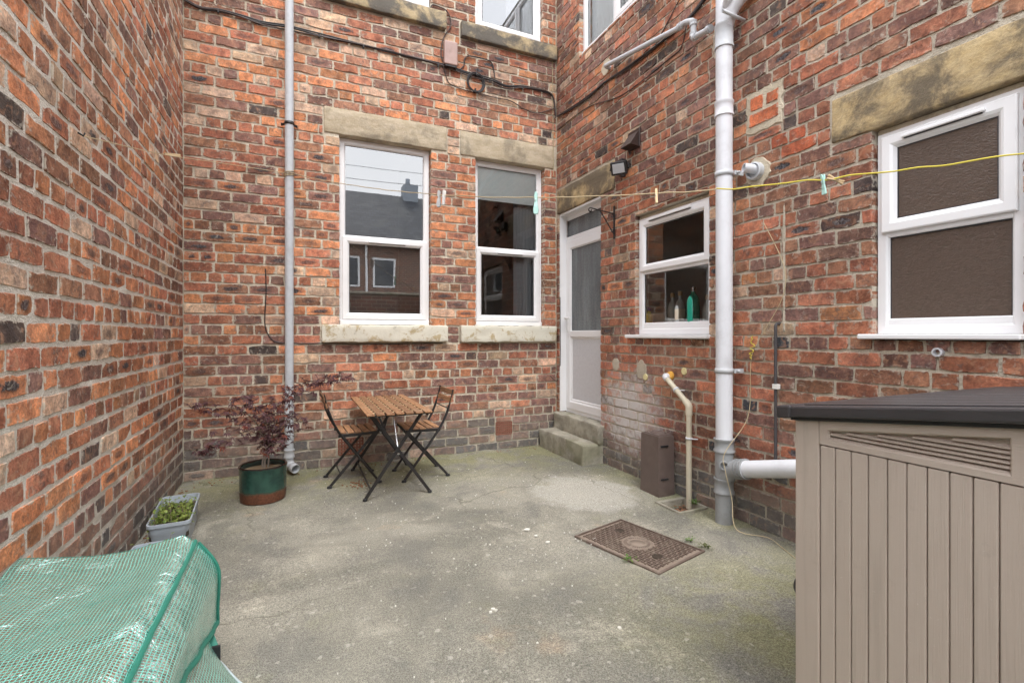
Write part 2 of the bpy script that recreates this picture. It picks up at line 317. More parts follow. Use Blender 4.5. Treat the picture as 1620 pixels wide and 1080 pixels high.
    mx = t.n('ShaderNodeMixShader', i_0=.48); t.l(tr.outputs[0], mx.inputs[1]); t.l(pb.outputs[0], mx.inputs[2])
    gl = t.n('ShaderNodeBsdfGlossy', i_Roughness=.16, i_Color=(.9, 1, .97, 1)); t.l(wr, gl.inputs['Normal'])
    fr = t.n('ShaderNodeFresnel', i_IOR=1.5); t.l(wr, fr.inputs['Normal']); m2 = t.n('ShaderNodeMixShader'); t.l(t.math('ADD', fr.outputs[0], .06), m2.inputs[0])
    t.l(mx.outputs[0], m2.inputs[1]); t.l(gl.outputs[0], m2.inputs[2])
    sc = t.n('ShaderNodeBsdfPrincipled'); t.l(t.mix(n1, (.09, .46, .37), (.28, .68, .58)), sc.inputs['Base Color']); sc.inputs['Roughness'].default_value = .35; t.l(wr, sc.inputs['Normal'])
    m3 = t.n('ShaderNodeMixShader'); t.l(t.math('MULTIPLY', grid, .92), m3.inputs[0]); t.l(m2.outputs[0], m3.inputs[1]); t.l(sc.outputs[0], m3.inputs[2]); t.l(m3.outputs[0], t.out.inputs['Surface'])
    simple('greenhouse_trim', (.025, .19, .135), .55, var=.1, scale=40); simple('zip_grey', (.45, .52, .55), .4)
    simple('frame_white', (.7, .7, .7), .4)
    # what stands across the yard and back lane (seen only in the window reflections)
    t = NT('lane_brick'); p = t.pos(); b = t.n('ShaderNodeTexBrick', i_Scale=1.0); b.inputs['Brick Width'].default_value = .235; b.inputs['Row Height'].default_value = .0925
    b.inputs['Mortar Size'].default_value = .010; b.inputs['Color1'].default_value = (.26, .11, .07, 1); b.inputs['Color2'].default_value = (.13, .07, .055, 1); b.inputs['Mortar'].default_value = (.36, .32, .26, 1)
    s2 = t.n('ShaderNodeSeparateXYZ'); t.l(p, s2.inputs[0]); cb = t.n('ShaderNodeCombineXYZ'); t.l(t.math('ADD', s2.outputs[0], s2.outputs[1]), cb.inputs[0]); t.l(s2.outputs[2], cb.inputs[1]); t.l(cb.outputs[0], b.inputs['Vector'])
    t.bsdf(b.outputs['Color'], .9)
    t = NT('slate'); p = t.pos(); b = t.n('ShaderNodeTexBrick', i_Scale=1.0); b.inputs['Brick Width'].default_value = .30; b.inputs['Row Height'].default_value = .17
    b.inputs['Mortar Size'].default_value = .012; b.inputs['Color1'].default_value = (.050, .057, .069, 1); b.inputs['Color2'].default_value = (.095, .103, .118, 1); b.inputs['Mortar'].default_value = (.022, .025, .03, 1)
    s2 = t.n('ShaderNodeSeparateXYZ'); t.l(p, s2.inputs[0]); cb = t.n('ShaderNodeCombineXYZ'); t.l(s2.outputs[0], cb.inputs[0]); t.l(s2.outputs[2], cb.inputs[1]); t.l(cb.outputs[0], b.inputs['Vector'])
    t.bsdf(t.mix(t.math('MULTIPLY', t.ramp(t.noise(p, 1.1, 4), .5, .7), .5), b.outputs['Color'], (.15, .155, .15)), .6)
    simple('chimney_render', (.36, .40, .45), .8)
    # bottles
    t = NT('bottle_green'); t.bsdf((.015, .30, .21), .15); t = NT('bottle_clear'); t.bsdf((.80, .84, .84), .12, 0, None, Transmission_Weight=.45, IOR=1.3)
    simple('label_paper', (.68, .60, .48), .7); simple('cork', (.45, .32, .18), .8); simple('bottle_yellow', (.72, .68, .10), .4); simple('cap_purple', (.22, .10, .30), .4)
    simple('lamp_lens', (.50, .52, .54), .2, var=.05)
build_materials()

# ------------------------------------------------------------------ mesh helpers
WORLD = {}
def tag(o, label=None, cat=None, group=None, kind=None):
    if label: o['label'] = label
    if cat: o['category'] = cat
    if group: o['group'] = group
    if kind: o['kind'] = kind
    return o
def thing(name, loc, label, cat, group=None, rz=0.0):
    o = bpy.data.objects.new(name, None); COL.objects.link(o); o.location = loc; o.rotation_euler = (0, 0, rz); o.empty_display_size = .05
    WORLD[o.name] = Vector(loc); return tag(o, label, cat, group)
def obj(name, bm, mat, parent=None, smooth=False, local=False, recalc=True, angle=40):
    """one mesh object; bm is in world coordinates (or the parent's own when local)"""
    if recalc: bmesh.ops.recalc_face_normals(bm, faces=bm.faces)
    xs = [v.co for v in bm.verts]
    lo = [min(c[i] for c in xs) for i in range(3)]; hi = [max(c[i] for c in xs) for i in range(3)]
    c = Vector(((lo[0] + hi[0]) / 2, (lo[1] + hi[1]) / 2, lo[2]))
    bmesh.ops.translate(bm, verts=bm.verts, vec=-c)
    me = bpy.data.meshes.new(name); bm.to_mesh(me); bm.free()
    me.materials.append(MATS[mat] if isinstance(mat, str) else mat)
    if smooth:
        me.shade_smooth()
        try: me.set_sharp_from_angle(angle=R(angle))
        except Exception: pass
    o = bpy.data.objects.new(name, me); COL.objects.link(o)
    if parent is not None:
        o.parent = parent
        o.location = c if local else c - WORLD[parent.name]
        WORLD[o.name] = c if not local else Vector((0, 0, 0))
    else: o.location = c; WORLD[o.name] = c.copy()
    return o
def NB(): return bmesh.new()
def bevel(bm, w, seg=1, ang=30):
    es = [e for e in bm.edges if len(e.link_faces) == 2 and e.calc_face_angle(0) > R(ang)]
    if es: bmesh.ops.bevel(bm, geom=es, offset=w, segments=seg, affect='EDGES', profile=.5, clamp_overlap=True)
    return bm
def box(bm, lo, hi, mat4=None):
    vs = [bm.verts.new((x, y, z)) for x in (lo[0], hi[0]) for y in (lo[1], hi[1]) for z in (lo[2], hi[2])]
    for f in ((0, 1, 3, 2), (4, 6, 7, 5), (0, 4, 5, 1), (2, 3, 7, 6), (0, 2, 6, 4), (1, 5, 7, 3)): bm.faces.new([vs[i] for i in f])
    if mat4 is not None: bmesh.ops.transform(bm, matrix=mat4, verts=vs)
    return vs
def bbox(lo, hi, w=0.0, seg=1, mat4=None):
    bm = NB(); lo2 = [min(a, b) for a, b in zip(lo, hi)]; hi2 = [max(a, b) for a, b in zip(lo, hi)]; box(bm, lo2, hi2)
    bmesh.ops.recalc_face_normals(bm, faces=bm.faces)
    if w: bevel(bm, w, seg)
    if mat4 is not None: bmesh.ops.transform(bm, matrix=mat4, verts=bm.verts)
    return bm
def bar(bm, a, b, w, t, up=(0, 0, 1)):
    """flat bar from a to b, w across (along side), t thick"""
    a, b = Vector(a), Vector(b); d = (b - a); L = d.length; d.normalize(); up = Vector(up)
    s = d.cross(up); s = s.normalized() if s.length > 1e-5 else Vector((1, 0, 0)); n = s.cross(d).normalized()
    M = Matrix((s, d, n)).transposed().to_4x4(); M.translation = a
    return box(bm, (-w / 2, 0, -t / 2), (w / 2, L, t / 2), M)
def fillet(pts, rad, k=5):
    pts = [Vector(p) for p in pts]; out = [pts[0]]
    for i in range(1, len(pts) - 1):
        p0, p1, p2 = pts[i - 1], pts[i], pts[i + 1]; a = (p0 - p1); b = (p2 - p1)
        r = min(rad, a.length * .45, b.length * .45); A = p1 + a.normalized() * r; B = p1 + b.normalized() * r
        for j in range(k + 1):
            s = j / k; out.append(A * (1 - s) ** 2 + p1 * 2 * s * (1 - s) + B * s * s)
    out.append(pts[-1]); return out
def spline(pts, k=6):
    pts = [Vector(p) for p in pts]; P = [pts[0]] + pts + [pts[-1]]; out = []
    for i in range(1, len(P) - 2):
        for j in range(k):
            s = j / k; a, b, c, d = P[i - 1], P[i], P[i + 1], P[i + 2]
            out.append(.5 * ((2 * b) + (c - a) * s + (2 * a - 5 * b + 4 * c - d) * s * s + (3 * b - a - 3 * c + d) * s ** 3))
    out.append(pts[-1]); return out
def tube(bm, pts, r, n=10, caps=True, flat=1.0):
    pts = [Vector(p) for p in pts]; m = len(pts); rr = r if isinstance(r, (list, tuple)) else [r] * m
    t0 = (pts[1] - pts[0]).normalized(); nrm = t0.orthogonal().normalized(); rings = []
    for i in range(m):
        t = (pts[min(i + 1, m - 1)] - pts[max(i - 1, 0)]); t = t.normalized() if t.length > 1e-9 else t0
        nrm = (nrm - t * nrm.dot(t)); nrm = nrm.normalized() if nrm.length > 1e-6 else t.orthogonal().normalized()
        bn = t.cross(nrm)
        rings.append([bm.verts.new(pts[i] + (nrm * math.cos(2 * math.pi * j / n) * flat + bn * math.sin(2 * math.pi * j / n)) * rr[i]) for j in range(n)])
    for i in range(m - 1):
        for j in range(n):
            f = bm.faces.new((rings[i][j], rings[i][(j + 1) % n], rings[i + 1][(j + 1) % n], rings[i + 1][j])); f.smooth = True
    if caps:
        bm.faces.new(rings[0][::-1]); bm.faces.new(rings[-1])
    return rings
def lathe(bm, prof, c, n=28, sx=1.0, sy=1.0, axis=None):
    """prof: [(r,z)...]; closed at ends when r is 0"""
    c = Vector(c); q = Vector((0, 0, 1)).rotation_difference(Vector(axis)) if axis is not None else None; rings = []
    for r, z in prof:
        ring = []
        for j in range(n if r > 1e-6 else 1):
            v = Vector((r * sx * math.cos(2 * math.pi * j / n), r * sy * math.sin(2 * math.pi * j / n), z))
            ring.append(bm.verts.new(c + (q @ v if q else v)))
        rings.append(ring)
    for a, b in zip(rings[:-1], rings[1:]):
        for j in range(n):
            if len(a) == 1 and len(b) == 1: continue
            if len(a) == 1: f = bm.faces.new((a[0], b[(j + 1) % n], b[j]))
            elif len(b) == 1: f = bm.faces.new((a[j], a[(j + 1) % n], b[0]))
            else: f = bm.faces.new((a[j], a[(j + 1) % n], b[(j + 1) % n], b[j]))
            f.smooth = True
class Plane:
    """wall frame: u along the wall, z up, n outwards from the wall's brick face"""
    def __init__(s, kind): s.k = kind
    def __call__(s, u, z, n=0.0):
        if s.k == 'back': return Vector((u, YB - n, z))
        if s.k == 'right': return Vector((XR - n, u, z))
        return Vector((XL + n, u, z))
PB, PR, PL = Plane('back'), Plane('right'), Plane('left')
def pbox(fr, u0, u1, z0, z1, n0, n1, w=0.0, seg=1):
    a, b = fr(u0, z0, n0), fr(u1, z1, n1); return bbox(a, b, w, seg)
def ring(bm, fr, u0, u1, z0, z1, prof):
    """frame member: profile [(inset, n)] swept round a rectangle with mitred corners"""
    loops = []
    for ins, n in prof:
        loops.append([bm.verts.new(fr(u, z, n)) for u, z in ((u0 + ins, z0 + ins), (u1 - ins, z0 + ins), (u1 - ins, z1 - ins), (u0 + ins, z1 - ins))])
    for a, b in zip(loops, loops[1:] + loops[:1]):
        for j in range(4): bm.faces.new((a[j], a[(j + 1) % 4], b[(j + 1) % 4], b[j]))
def quad(fr, u0, u1, z0, z1, n):
    bm = NB(); vs = [bm.verts.new(fr(u, z, n)) for u, z in ((u0, z0), (u1, z0), (u1, z1), (u0, z1))]
    bm.faces.new(vs[::-1] if fr.k == 'right' else vs); return bm                 # always faces out of the wall
def rough_block(fr, u0, u1, z0, z1, n0, n1, seg=.05, amp=.006, bev=.008, seed=0, front_only=True):
    bm = pbox(fr, u0, u1, z0, z1, n0, n1)
    nu = max(2, int(abs(u1 - u0) / seg)); nz = max(2, int(abs(z1 - z0) / seg))
    bevel(bm, bev, 2)
    es = [e for e in bm.edges if e.calc_length() > seg * 1.5]
    for _ in range(5):
        es = [e for e in bm.edges if e.calc_length() > seg * 1.4]
        if not es: break
        bmesh.ops.subdivide_edges(bm, edges=es, cuts=1, use_grid_fill=True)
    for v in bm.verts:
        d = mnoise.noise_vector(v.co * 9 + Vector((seed * 7.1, 0, 0))) * amp + mnoise.noise_vector(v.co * 31 + Vector((seed, 3, 0))) * amp * .5
        v.co += d
    return bm

# ------------------------------------------------------------------ brick walls
def pick(palette, rng):
    t = rng.random() * sum(w for w, *_ in palette)
    for w, c in palette:
        t -= w
        if t <= 0: break
    j = 1 + rng.uniform(-.26, .22)
    return (c[0] * j * rng.uniform(.94, 1.06), c[1] * j, c[2] * j * rng.uniform(.94, 1.06))
def brick_verts(fr, u0, u1, z0, z1, depth, proud, rng, N=14):
    """ragged-edged brick: back ring, outer front ring, arris ring, face"""
    cu, cz, hu, hz = (u0 + u1) / 2, (z0 + z1) / 2, (u1 - u0) / 2, (z1 - z0) / 2
    long = hu > hz * 1.6
    k = 4 if long else 2                                                   # points along the long edges
    per = []
    for i in range(k + 1): per.append((-1 + 2 * i / k, -1))
    per.append((1, 0))
    for i in range(k + 1): per.append((1 - 2 * i / k, 1))
    per.append((-1, 0))
    jit = min(.0045, hz * .12); tilt_u = rng.uniform(-.0025, .0025); tilt_z = rng.uniform(-.002, .002); ang = rng.uniform(-.006, .006)
    outer, inner, back = [], [], []
    for a, b in per:
        corner = abs(a) == 1 and abs(b) == 1
        ju, jz = rng.uniform(-jit, jit * .5) , rng.uniform(-jit, jit * .5)
        chip = rng.random() < .10
        du = hu * a - (math.copysign(rng.uniform(.001, .004) if corner else 0, a)) + (ju if abs(a) == 1 else 0) * (1 if a > 0 else -1)
        dz = hz * b - (math.copysign(rng.uniform(.001, .003) if corner else 0, b)) + ((jz - (rng.uniform(.003, .009) if chip else 0)) if abs(b) == 1 else 0) * (1 if b > 0 else -1)
        du, dz = du - dz * ang, dz + du * ang
        outer.append((du, dz))
        ins = rng.uniform(.0015, .003)
        inner.append((du - math.copysign(ins, a) * (abs(a) > .01), dz - math.copysign(ins, b) * (abs(b) > .01)))
    V, L = [], []
    def add(du, dz, n): V.append(tuple(fr(cu + du, cz + dz, n))); L.append((du / hu, dz / hz))
    for du, dz in outer: add(du, dz, -depth)
    for du, dz in outer: add(du, dz, proud - rng.uniform(.002, .004) + tilt_u * du / hu + tilt_z * dz / hz)
    for du, dz in inner: add(du, dz, proud + tilt_u * du / hu + tilt_z * dz / hz + rng.uniform(-.0012, .0008))
    n = len(per); Fc = []
    for r in range(2):
        for j in range(n): Fc.append((r * n + j, r * n + (j + 1) % n, (r + 1) * n + (j + 1) % n, (r + 1) * n + j))
    Fc.append(tuple(2 * n + j for j in range(n)))
    if fr.k != 'right': pass
    return V, Fc, L
def mesh_from(name, V, Fc, cols, locs, mat, origin):
    me = bpy.data.meshes.new(name)
    me.from_pydata([(v[0] - origin[0], v[1] - origin[1], v[2] - origin[2]) for v in V], [], Fc)
    a = me.attributes.new('bcol', 'FLOAT_COLOR', 'POINT'); a.data.foreach_set('color', [x for c in cols for x in (c[0], c[1], c[2], 1.0)])
    b = me.attributes.new('bloc', 'FLOAT_VECTOR', 'POINT'); b.data.foreach_set('vector', [x for c in locs for x in c])
    me.materials.append(MATS[mat]); me.update(); return me

def build_wall(root, fr, u0, u1, z1, course, joint, holes, palette, brick_mat, mortar_mat, core_p, seed, recess=.006, special=None, full=.232, ext=(0, 0)):
    """holes: (u0,u1,z0,z1,open?) - lintels, sills and openings"""
    rng = random.Random(seed); bricks = []
    nc = int(z1 / course)
    for ci in range(nc):
        wob = .0025
        za, zb = ci * course + joint / 2, (ci + 1) * course - joint / 2
        segs = [(u0, u1, za, zb, False, False)]
        for h in holes:
            ns = []
            for (a, b, c, d, l, r) in segs:
                if h[1] <= a or h[0] >= b or h[3] <= c + .004 or h[2] >= d - .004: ns.append((a, b, c, d, l, r)); continue
                if h[0] - a > .012: ns.append((a, h[0] - (0 if h[4] else .004), c, d, l, h[4]))
                if b - h[1] > .012: ns.append((h[1] + (0 if h[4] else .004), b, c, d, h[4], r))
                ia, ib = max(a, h[0]), min(b, h[1])
                if d - h[3] > .028: ns.append((ia, ib, h[3] + .006, d, False, False))
                if h[2] - c > .028: ns.append((ia, ib, c, h[2] - .006, False, False))
            segs = ns
        header = ci % 5 == 4
        L = full / 2 if header else full
        off = (full / 4 if header else (ci % 2) * full / 2) + rng.uniform(-.02, .02)
        for (a, b, c, d, jl, jr) in segs:
            # joints on the wall's own bond grid, clipped to the segment
            cuts = [a]; k = math.floor((a - u0 - off) / L) + 1
            x = u0 + off + k * L
            while x < b - .045:
                xx = x + rng.uniform(-.007, .007)
                if xx - cuts[-1] > .05: cuts.append(xx)
                if not header and rng.random() < .05: cuts.append(xx + full / 2)      # a stray half bat
                x += L
                while cuts[-1] > x - .05: x += L
            cuts = [q for q in cuts if q < b - .04] + [b]
            for i in range(len(cuts) - 1):
                p0 = cuts[i] + (joint / 2 if i or not jl else 0) * rng.uniform(.75, 1.2); p1 = cuts[i + 1] - (joint / 2 if i < len(cuts) - 2 or not jr else 0) * rng.uniform(.75, 1.2)
                if p1 - p0 < .025: continue
                jamb = (jl and i == 0) or (jr and i == len(cuts) - 2)
                zw = rng.uniform(-wob, wob)
                bricks.append((p0, p1, c + zw, d + zw + rng.uniform(-.002, .002), jamb))
    data = []
    for (a, b, c, d, jamb) in bricks:
        V, Fc, L = brick_verts(fr, a, b, c, d, .115 if jamb else .03, rng.uniform(-.0025, .0025), rng)
        mid = fr((a + b) / 2, (c + d) / 2)
        col = pick(palette((a + b) / 2, (c + d) / 2), rng)
        s = 0.0
        if rng.random() < core_p((a + b) / 2, (c + d) / 2) * (1.0 if (b - a) > .15 else .3): s = rng.uniform(.35, 1.0)
        if special:
            sp = special((a + b) / 2, (c + d) / 2, rng)
            if sp: col, s = sp
        pr = [project(fr(x, y)) for x, y in ((a, c), (b, c), (b, d), (a, d))]; area = 0
        if all(pr):
            area = abs(sum(pr[i][0] * pr[(i + 1) % 4][1] - pr[(i + 1) % 4][0] * pr[i][1] for i in range(4))) / 2
            cxp = sum(q[0] for q in pr) / 4; cyp = sum(q[1] for q in pr) / 4
            if not (-10 < cxp < 1630 and -10 < cyp < 1090): area = 0
            elif fr.k == 'right' and cxp > 1262 and cyp > 655: area = 0     # behind the garden box
            elif fr.k == 'left' and cyp > 850: area = 0                    # behind the greenhouse
        else: area = 0
        data.append((area, V, Fc, L, col, s, mid))
    order = sorted(range(len(data)), key=lambda i: -data[i][0]); single = set(i for i in order[:300] if data[i][0] > 0)
    SV, SF, SC, SL = [], [], [], []
    for i, (area, V, Fc, L, col, s, mid) in enumerate(data):
        ou, ov = (rng.uniform(-.32, .32), rng.uniform(-.15, .15)) if s else (0, 0)
        cols = [col] * len(V); locs = [(l[0] + ou * (1 - abs(l[0])), l[1] + ov * (1 - abs(l[1])), s) for l in L]
        if i in single:
            me = mesh_from('brick', V, Fc, cols, locs, brick_mat, mid)
            o = bpy.data.objects.new('brick', me); COL.objects.link(o); o.parent = root; o.location = mid - WORLD[root.name]
        else:
            base = len(SV); SV += V; SF += [tuple(base + q for q in f) for f in Fc]; SC += cols; SL += locs
    org = fr((u0 + u1) / 2, 0)
    me = mesh_from('further_bricks', SV, SF, SC, SL, brick_mat, org)
    o = bpy.data.objects.new('further_bricks', me); COL.objects.link(o); o.parent = root; o.location = org - WORLD[root.name]; o['kind'] = 'stuff'
    # mortar body with the openings left out, and their reveals
    opens = [h for h in holes if h[4]]
    us = sorted({u0 - ext[0], u1 + ext[1], *[h[0] - .006 for h in opens], *[h[1] + .006 for h in opens]}); zs = sorted({-.02, z1, *[h[2] - .006 for h in opens], *[h[3] + .006 for h in opens]})
    us = [u for u in us if u0 - ext[0] <= u <= u1 + ext[1]]; zs = [z for z in zs if -.02 <= z <= z1]
    bm = NB(); vd = {}
    def gv(u, z, n):
        key = (round(u, 4), round(z, 4), n)
        if key not in vd: vd[key] = bm.verts.new(fr(u, z, n))
        return vd[key]
    def solid(i, j):
        if not (0 <= i < len(us) - 1 and 0 <= j < len(zs) - 1): return False
        um, zm = (us[i] + us[i + 1]) / 2, (zs[j] + zs[j + 1]) / 2
        return not any(h[0] - .006 < um < h[1] + .006 and h[2] - .006 < zm < h[3] + .006 for h in opens)
    T = -.24
    for i in range(len(us) - 1):
        for j in range(len(zs) - 1):
            if not solid(i, j): continue
            a, b, c, d = us[i], us[i + 1], zs[j], zs[j + 1]
            for n in (-recess, T): bm.faces.new([gv(a, c, n), gv(b, c, n), gv(b, d, n), gv(a, d, n)])
            for (p, q, ni, nj) in (((a, c), (a, d), i - 1, j), ((b, c), (b, d), i + 1, j), ((a, c), (b, c), i, j - 1), ((a, d), (b, d), i, j + 1)):
                if not solid(ni, nj): bm.faces.new([gv(*p, -recess), gv(*q, -recess), gv(*q, T), gv(*p, T)])
    obj('mortar_bed', bm, mortar_mat, root)
    return len(bricks)

# ------------------------------------------------------------------ ground
def ground():
    bm = NB(); s = 300
    bm.faces.new([bm.verts.new(p) for p in ((-s, -s, -.06), (s, -s, -.06), (s, s, -.06), (-s, s, -.06))])
    tag(obj('ground', bm, 'lane_ground'), kind='structure')
    bm = NB(); n = 90; x0, x1, y0, y1 = XL - .02, XR + .02, -1.62, YB + .02
    g = [[None] * (n + 1) for _ in range(n + 1)]
    for i in range(n + 1):
        for j in range(n + 1):
            x, y = x0 + (x1 - x0) * i / n, y0 + (y1 - y0) * j / n
            z = mnoise.noise(Vector((x * .9, y * .9, 1))) * .006 + mnoise.noise(Vector((x * 4, y * 4, 5))) * .0022
            z += .012 * max(0, (y - 4.9) / .16) * (.5 + mnoise.noise(Vector((x * 6, 0, 2))))            # cement fillet at the wall foot
            z += .012 * max(0, (x - 2.70) / .12) * (.5 + mnoise.noise(Vector((0, y * 6, 3))))
            if 2.555 < x < 2.80 and 2.74 < y < 2.955: z -= .05
            g[i][j] = bm.verts.new((x, y, z))
    for i in range(n):
        for j in range(n):
            f = bm.faces.new((g[i][j], g[i + 1][j], g[i + 1][j + 1], g[i][j + 1])); f.smooth = True
    tag(obj('yard_floor', bm, 'yard_concrete', smooth=True, angle=80), kind='structure')
ground()

# ------------------------------------------------------------------ wall colours
ORANGE, RED, MAUVE, PALE, DARK, BLUE, BROWN = (.56, .240, .120), (.400, .160, .096), (.240, .130, .103), (.58, .40, .28), (.10, .074, .066), (.050, .054, .064), (.310, .155, .097)
def pal_back(u, z):
    if z < .30: return [(3, MAUVE), (1.6, DARK), (2.2, BLUE), (.8, BROWN), (.8, PALE)]
    if z < 1.2: return [(3, RED), (3.4, MAUVE), (1.6, BROWN), (.35, DARK), (.35, ORANGE), (.6, PALE)]
    if z > 3.5: return [(2.6, ORANGE), (3, RED), (2.4, MAUVE), (1.9, PALE), (1.2, BROWN), (.25, DARK)]
    return [(2.7, ORANGE), (3.6, RED), (1.8, MAUVE), (.9, PALE), (1, BROWN), (.22, DARK)]
def pal_right(u, z):
    if z < .26: return [(2.4, MAUVE), (1.8, DARK), (2.4, BLUE), (1, BROWN)]
    if z < 1.25: return [(4.4, RED), (2.2, MAUVE), (2.4, BROWN), (.6, DARK), (.3, BLUE)]
    return [(3.8, RED), (3.0, MAUVE), (2.2, BROWN), (.35, DARK), (.9, ORANGE), (.6, PALE)]
def pal_left(u, z):
    if z < .30: return [(3, MAUVE), (1.4, DARK), (2.4, BROWN), (.6, BLUE)]
    return [(3.2, ORANGE), (3.6, RED), (2.6, BROWN), (1.2, MAUVE), (1.5, PALE), (.12, DARK)]

# ------------------------------------------------------------------ left boundary wall
left = thing('brick_wall', (XL, 1.8, 0), 'tall red brick side wall filling the left of the yard', 'wall')
build_wall(left, PL, 1.25, YB - .004, 5.6, .097, .0160, [], pal_left, 'brick_left', 'mortar_left',
           lambda u, z: .20 if z < 2.6 else .08, 5, recess=.0045, ext=(0, .1), full=.25)
obj('unseen_low_wall', bbox((XL - .24, -1.6, -.02), (XL - .004, 1.249, 2.2)), 'lane_brick', left)  # unseen near stretch, kept low to let in more sky light

# ------------------------------------------------------------------ house, rear wall
house = thing('house', (1.0, YB, 0), 'rear brick wall of the house with four white windows', 'house')
W1, W2 = (.385, 1.303), (1.809, 2.665)
back_holes = [(W1[0], W1[1], 1.40, 3.275, True), (W2[0], W2[1], 1.40, 3.262, True), (.385, 1.30, 4.745, 6.0, True), (1.805, 2.64, 4.705, 6.0, True),
              (.237, 1.477, 3.275, 3.535, False), (1.627, 2.79, 3.262, 3.525, False), (.214, 1.477, 1.222, 1.40, False), (1.619, 2.80, 1.213, 1.40, False),
              (.20, 1.463, 4.56, 4.745, False), (1.627, XR, 4.53, 4.705, False), (.36, .615, .10, .275, False), (2.045, 2.245, .165, .315, False)]
build_wall(house, PB, XL - .004, XR + .004, 6.2, .0928, .0115, back_holes, pal_back, 'brick_back', 'mortar_back',
           lambda u, z: (.42 if u < .3 and 1.2 < z < 2.3 else .17 if z < 3.2 else .10), 7, ext=(.1, .1), recess=.008, full=.25)
def lintel(root, fr, u0, u1, z0, z1, mat, seed, n1=.004, name='lintel', amp=.005):
    return obj(name, rough_block(fr, u0, u1, z0, z1, -.2, n1, amp=amp, seed=seed), mat, root, smooth=True, angle=50)
lintel(house, PB, .240, 1.475, 3.277, 3.532, 'sandstone', 1)
lintel(house, PB, 1.630, 2.786, 3.264, 3.522, 'sandstone', 2)
lintel(house, PB, .217, 1.475, 1.226, 1.396, 'painted_sill', 3, .055, 'window_sill', .008)
lintel(house, PB, 1.622, 2.800, 1.217, 1.396, 'painted_sill', 4, .055, 'window_sill', .010)
lintel(house, PB, .203, 1.460, 4.564, 4.742, 'sandstone_sooty', 5, .05, 'window_sill')
lintel(house, PB, 1.630, 2.812, 4.534, 4.702, 'sandstone_sooty', 6, .05, 'window_sill')

# ------------------------------------------------------------------ house wing, right
wing = thing('house_wing', (XR, 2.5, 0), 'brick side wall of the house wing with the white back door', 'house')
K0, K1, B0, B1, D0, D1 = 2.722, 3.590, 1.005, 1.594, 4.142, 5.000
right_holes = [(K0, K1, 1.272, 2.375, True), (B0, B1, 1.275, 2.395, True), (D0, D1, .385, 2.715, True), (3.44, 4.553, 4.345, 6.0, True),
               (.80, 1.813, 2.395, 2.648, False), (3.905, 5.04, 2.715, 2.995, False), (2.125, 2.385, 2.655, 2.925, False)]
def spec_right(u, z, rng):
    for (a, b, c, d) in ((1.98, 2.22, 2.40, 2.55),):
        if a < u < b and c < z < d: return ((.47 * rng.uniform(.9, 1.1), .14, .07), 0.0)
    return None
build_wall(wing, PR, .25, YB - .004, 6.0, .0862, .0095, right_holes, pal_right, 'brick_right', 'mortar_right',
           lambda u, z: .13 if z > 1.2 else .06, 9, special=spec_right, ext=(0, .1), recess=.008, full=.236)
obj('unseen_low_wall', bbox((XR + .004, -1.6, -.02), (XR + .24, .249, 2.2)), 'lane_brick', wing)  # added out of view; low so more daylight reaches the left wall
lintel(wing, PR, .803, 1.810, 2.397, 2.645, 'sandstone_wing', 7, .006)
lintel(wing, PR, 3.908, 5.035, 2.717, 2.992, 'sandstone_wing', 8, .006)
def patch(root, fr, cu, cz, ru, rz, n, mat, seed, name='mortar_patch', k=26, square=False, thick=.004):
    rng = random.Random(seed); bm = NB(); ring_ = []
    for i in range(k):
        a = 2 * math.pi * i / k; c, s = math.cos(a), math.sin(a)
        if square:
            m = 1 / max(abs(c), abs(s)); c, s = c * m, s * m
        j = rng.uniform(.88, 1.06); ring_.append((cu + c * ru * j, cz + s * rz * j))
    top = [bm.verts.new(fr(u, z, n + rng.uniform(-.001, .001))) for u, z in ring_]; bot = [bm.verts.new(fr(cu + (u - cu) * 1.05, cz + (z - cz) * 1.05, n - thick)) for u, z in ring_]
    bm.faces.new(top)
    for i in range(k): bm.faces.new((bot[i], bot[(i + 1) % k], top[(i + 1) % k], top[i]))
    return obj(name, bm, mat, root)
patch(wing, PR, 2.255, 2.788, .136, .140, .0015, 'mortar_pale', 1, square=True, k=40, thick=.012)
_rng = random.Random(77)
for (a, b, c, d) in ((2.148, 2.362, 2.700, 2.788), (2.146, 2.236, 2.806, 2.884), (2.258, 2.358, 2.802, 2.896)):
    V, Fc, L = brick_verts(PR, a, b, c, d, .02, .007, _rng); mid_ = PR((a + b) / 2, (c + d) / 2)
    o_ = bpy.data.objects.new('brick', mesh_from('brick', V, Fc, [(.56, .165, .075)] * len(V), [(l[0], l[1], 0) for l in L], 'brick_right', mid_)); COL.objects.link(o_); o_.parent = wing; o_.location = mid_ - WORLD[wing.name]
patch(wing, PR, 2.300, 2.385, .098, .098, .006, 'mortar_pale', 21, thick=.012)
patch(wing, PR, 2.108, 1.72, .007, .38, .004, 'mortar_right', 3, square=True, k=40, thick=.01)
patch(wing, PR, 3.50, .985, .070, .085, .005, 'mortar_right', 4, thick=.009)
patch(wing, PR, 3.88, 1.01, .055, .060, .005, 'mortar_right', 5, thick=.009)
patch(wing, PR, 4.04, 3.965, .075, .075, .008, 'mortar_pale', 6, thick=.014)
patch(wing, PR, 2.63, 3.45, .05, .16, .004, 'mortar_right', 8, thick=.01)
for (px, py, sd) in ((1022, 596, 31), (1083, 587, 32)):
    q = onX(px, py); patch(wing, PR, q.y, q.z, .026, .028, .012, 'foam_yellow', sd, name='filled_hole', k=14, thick=.012)

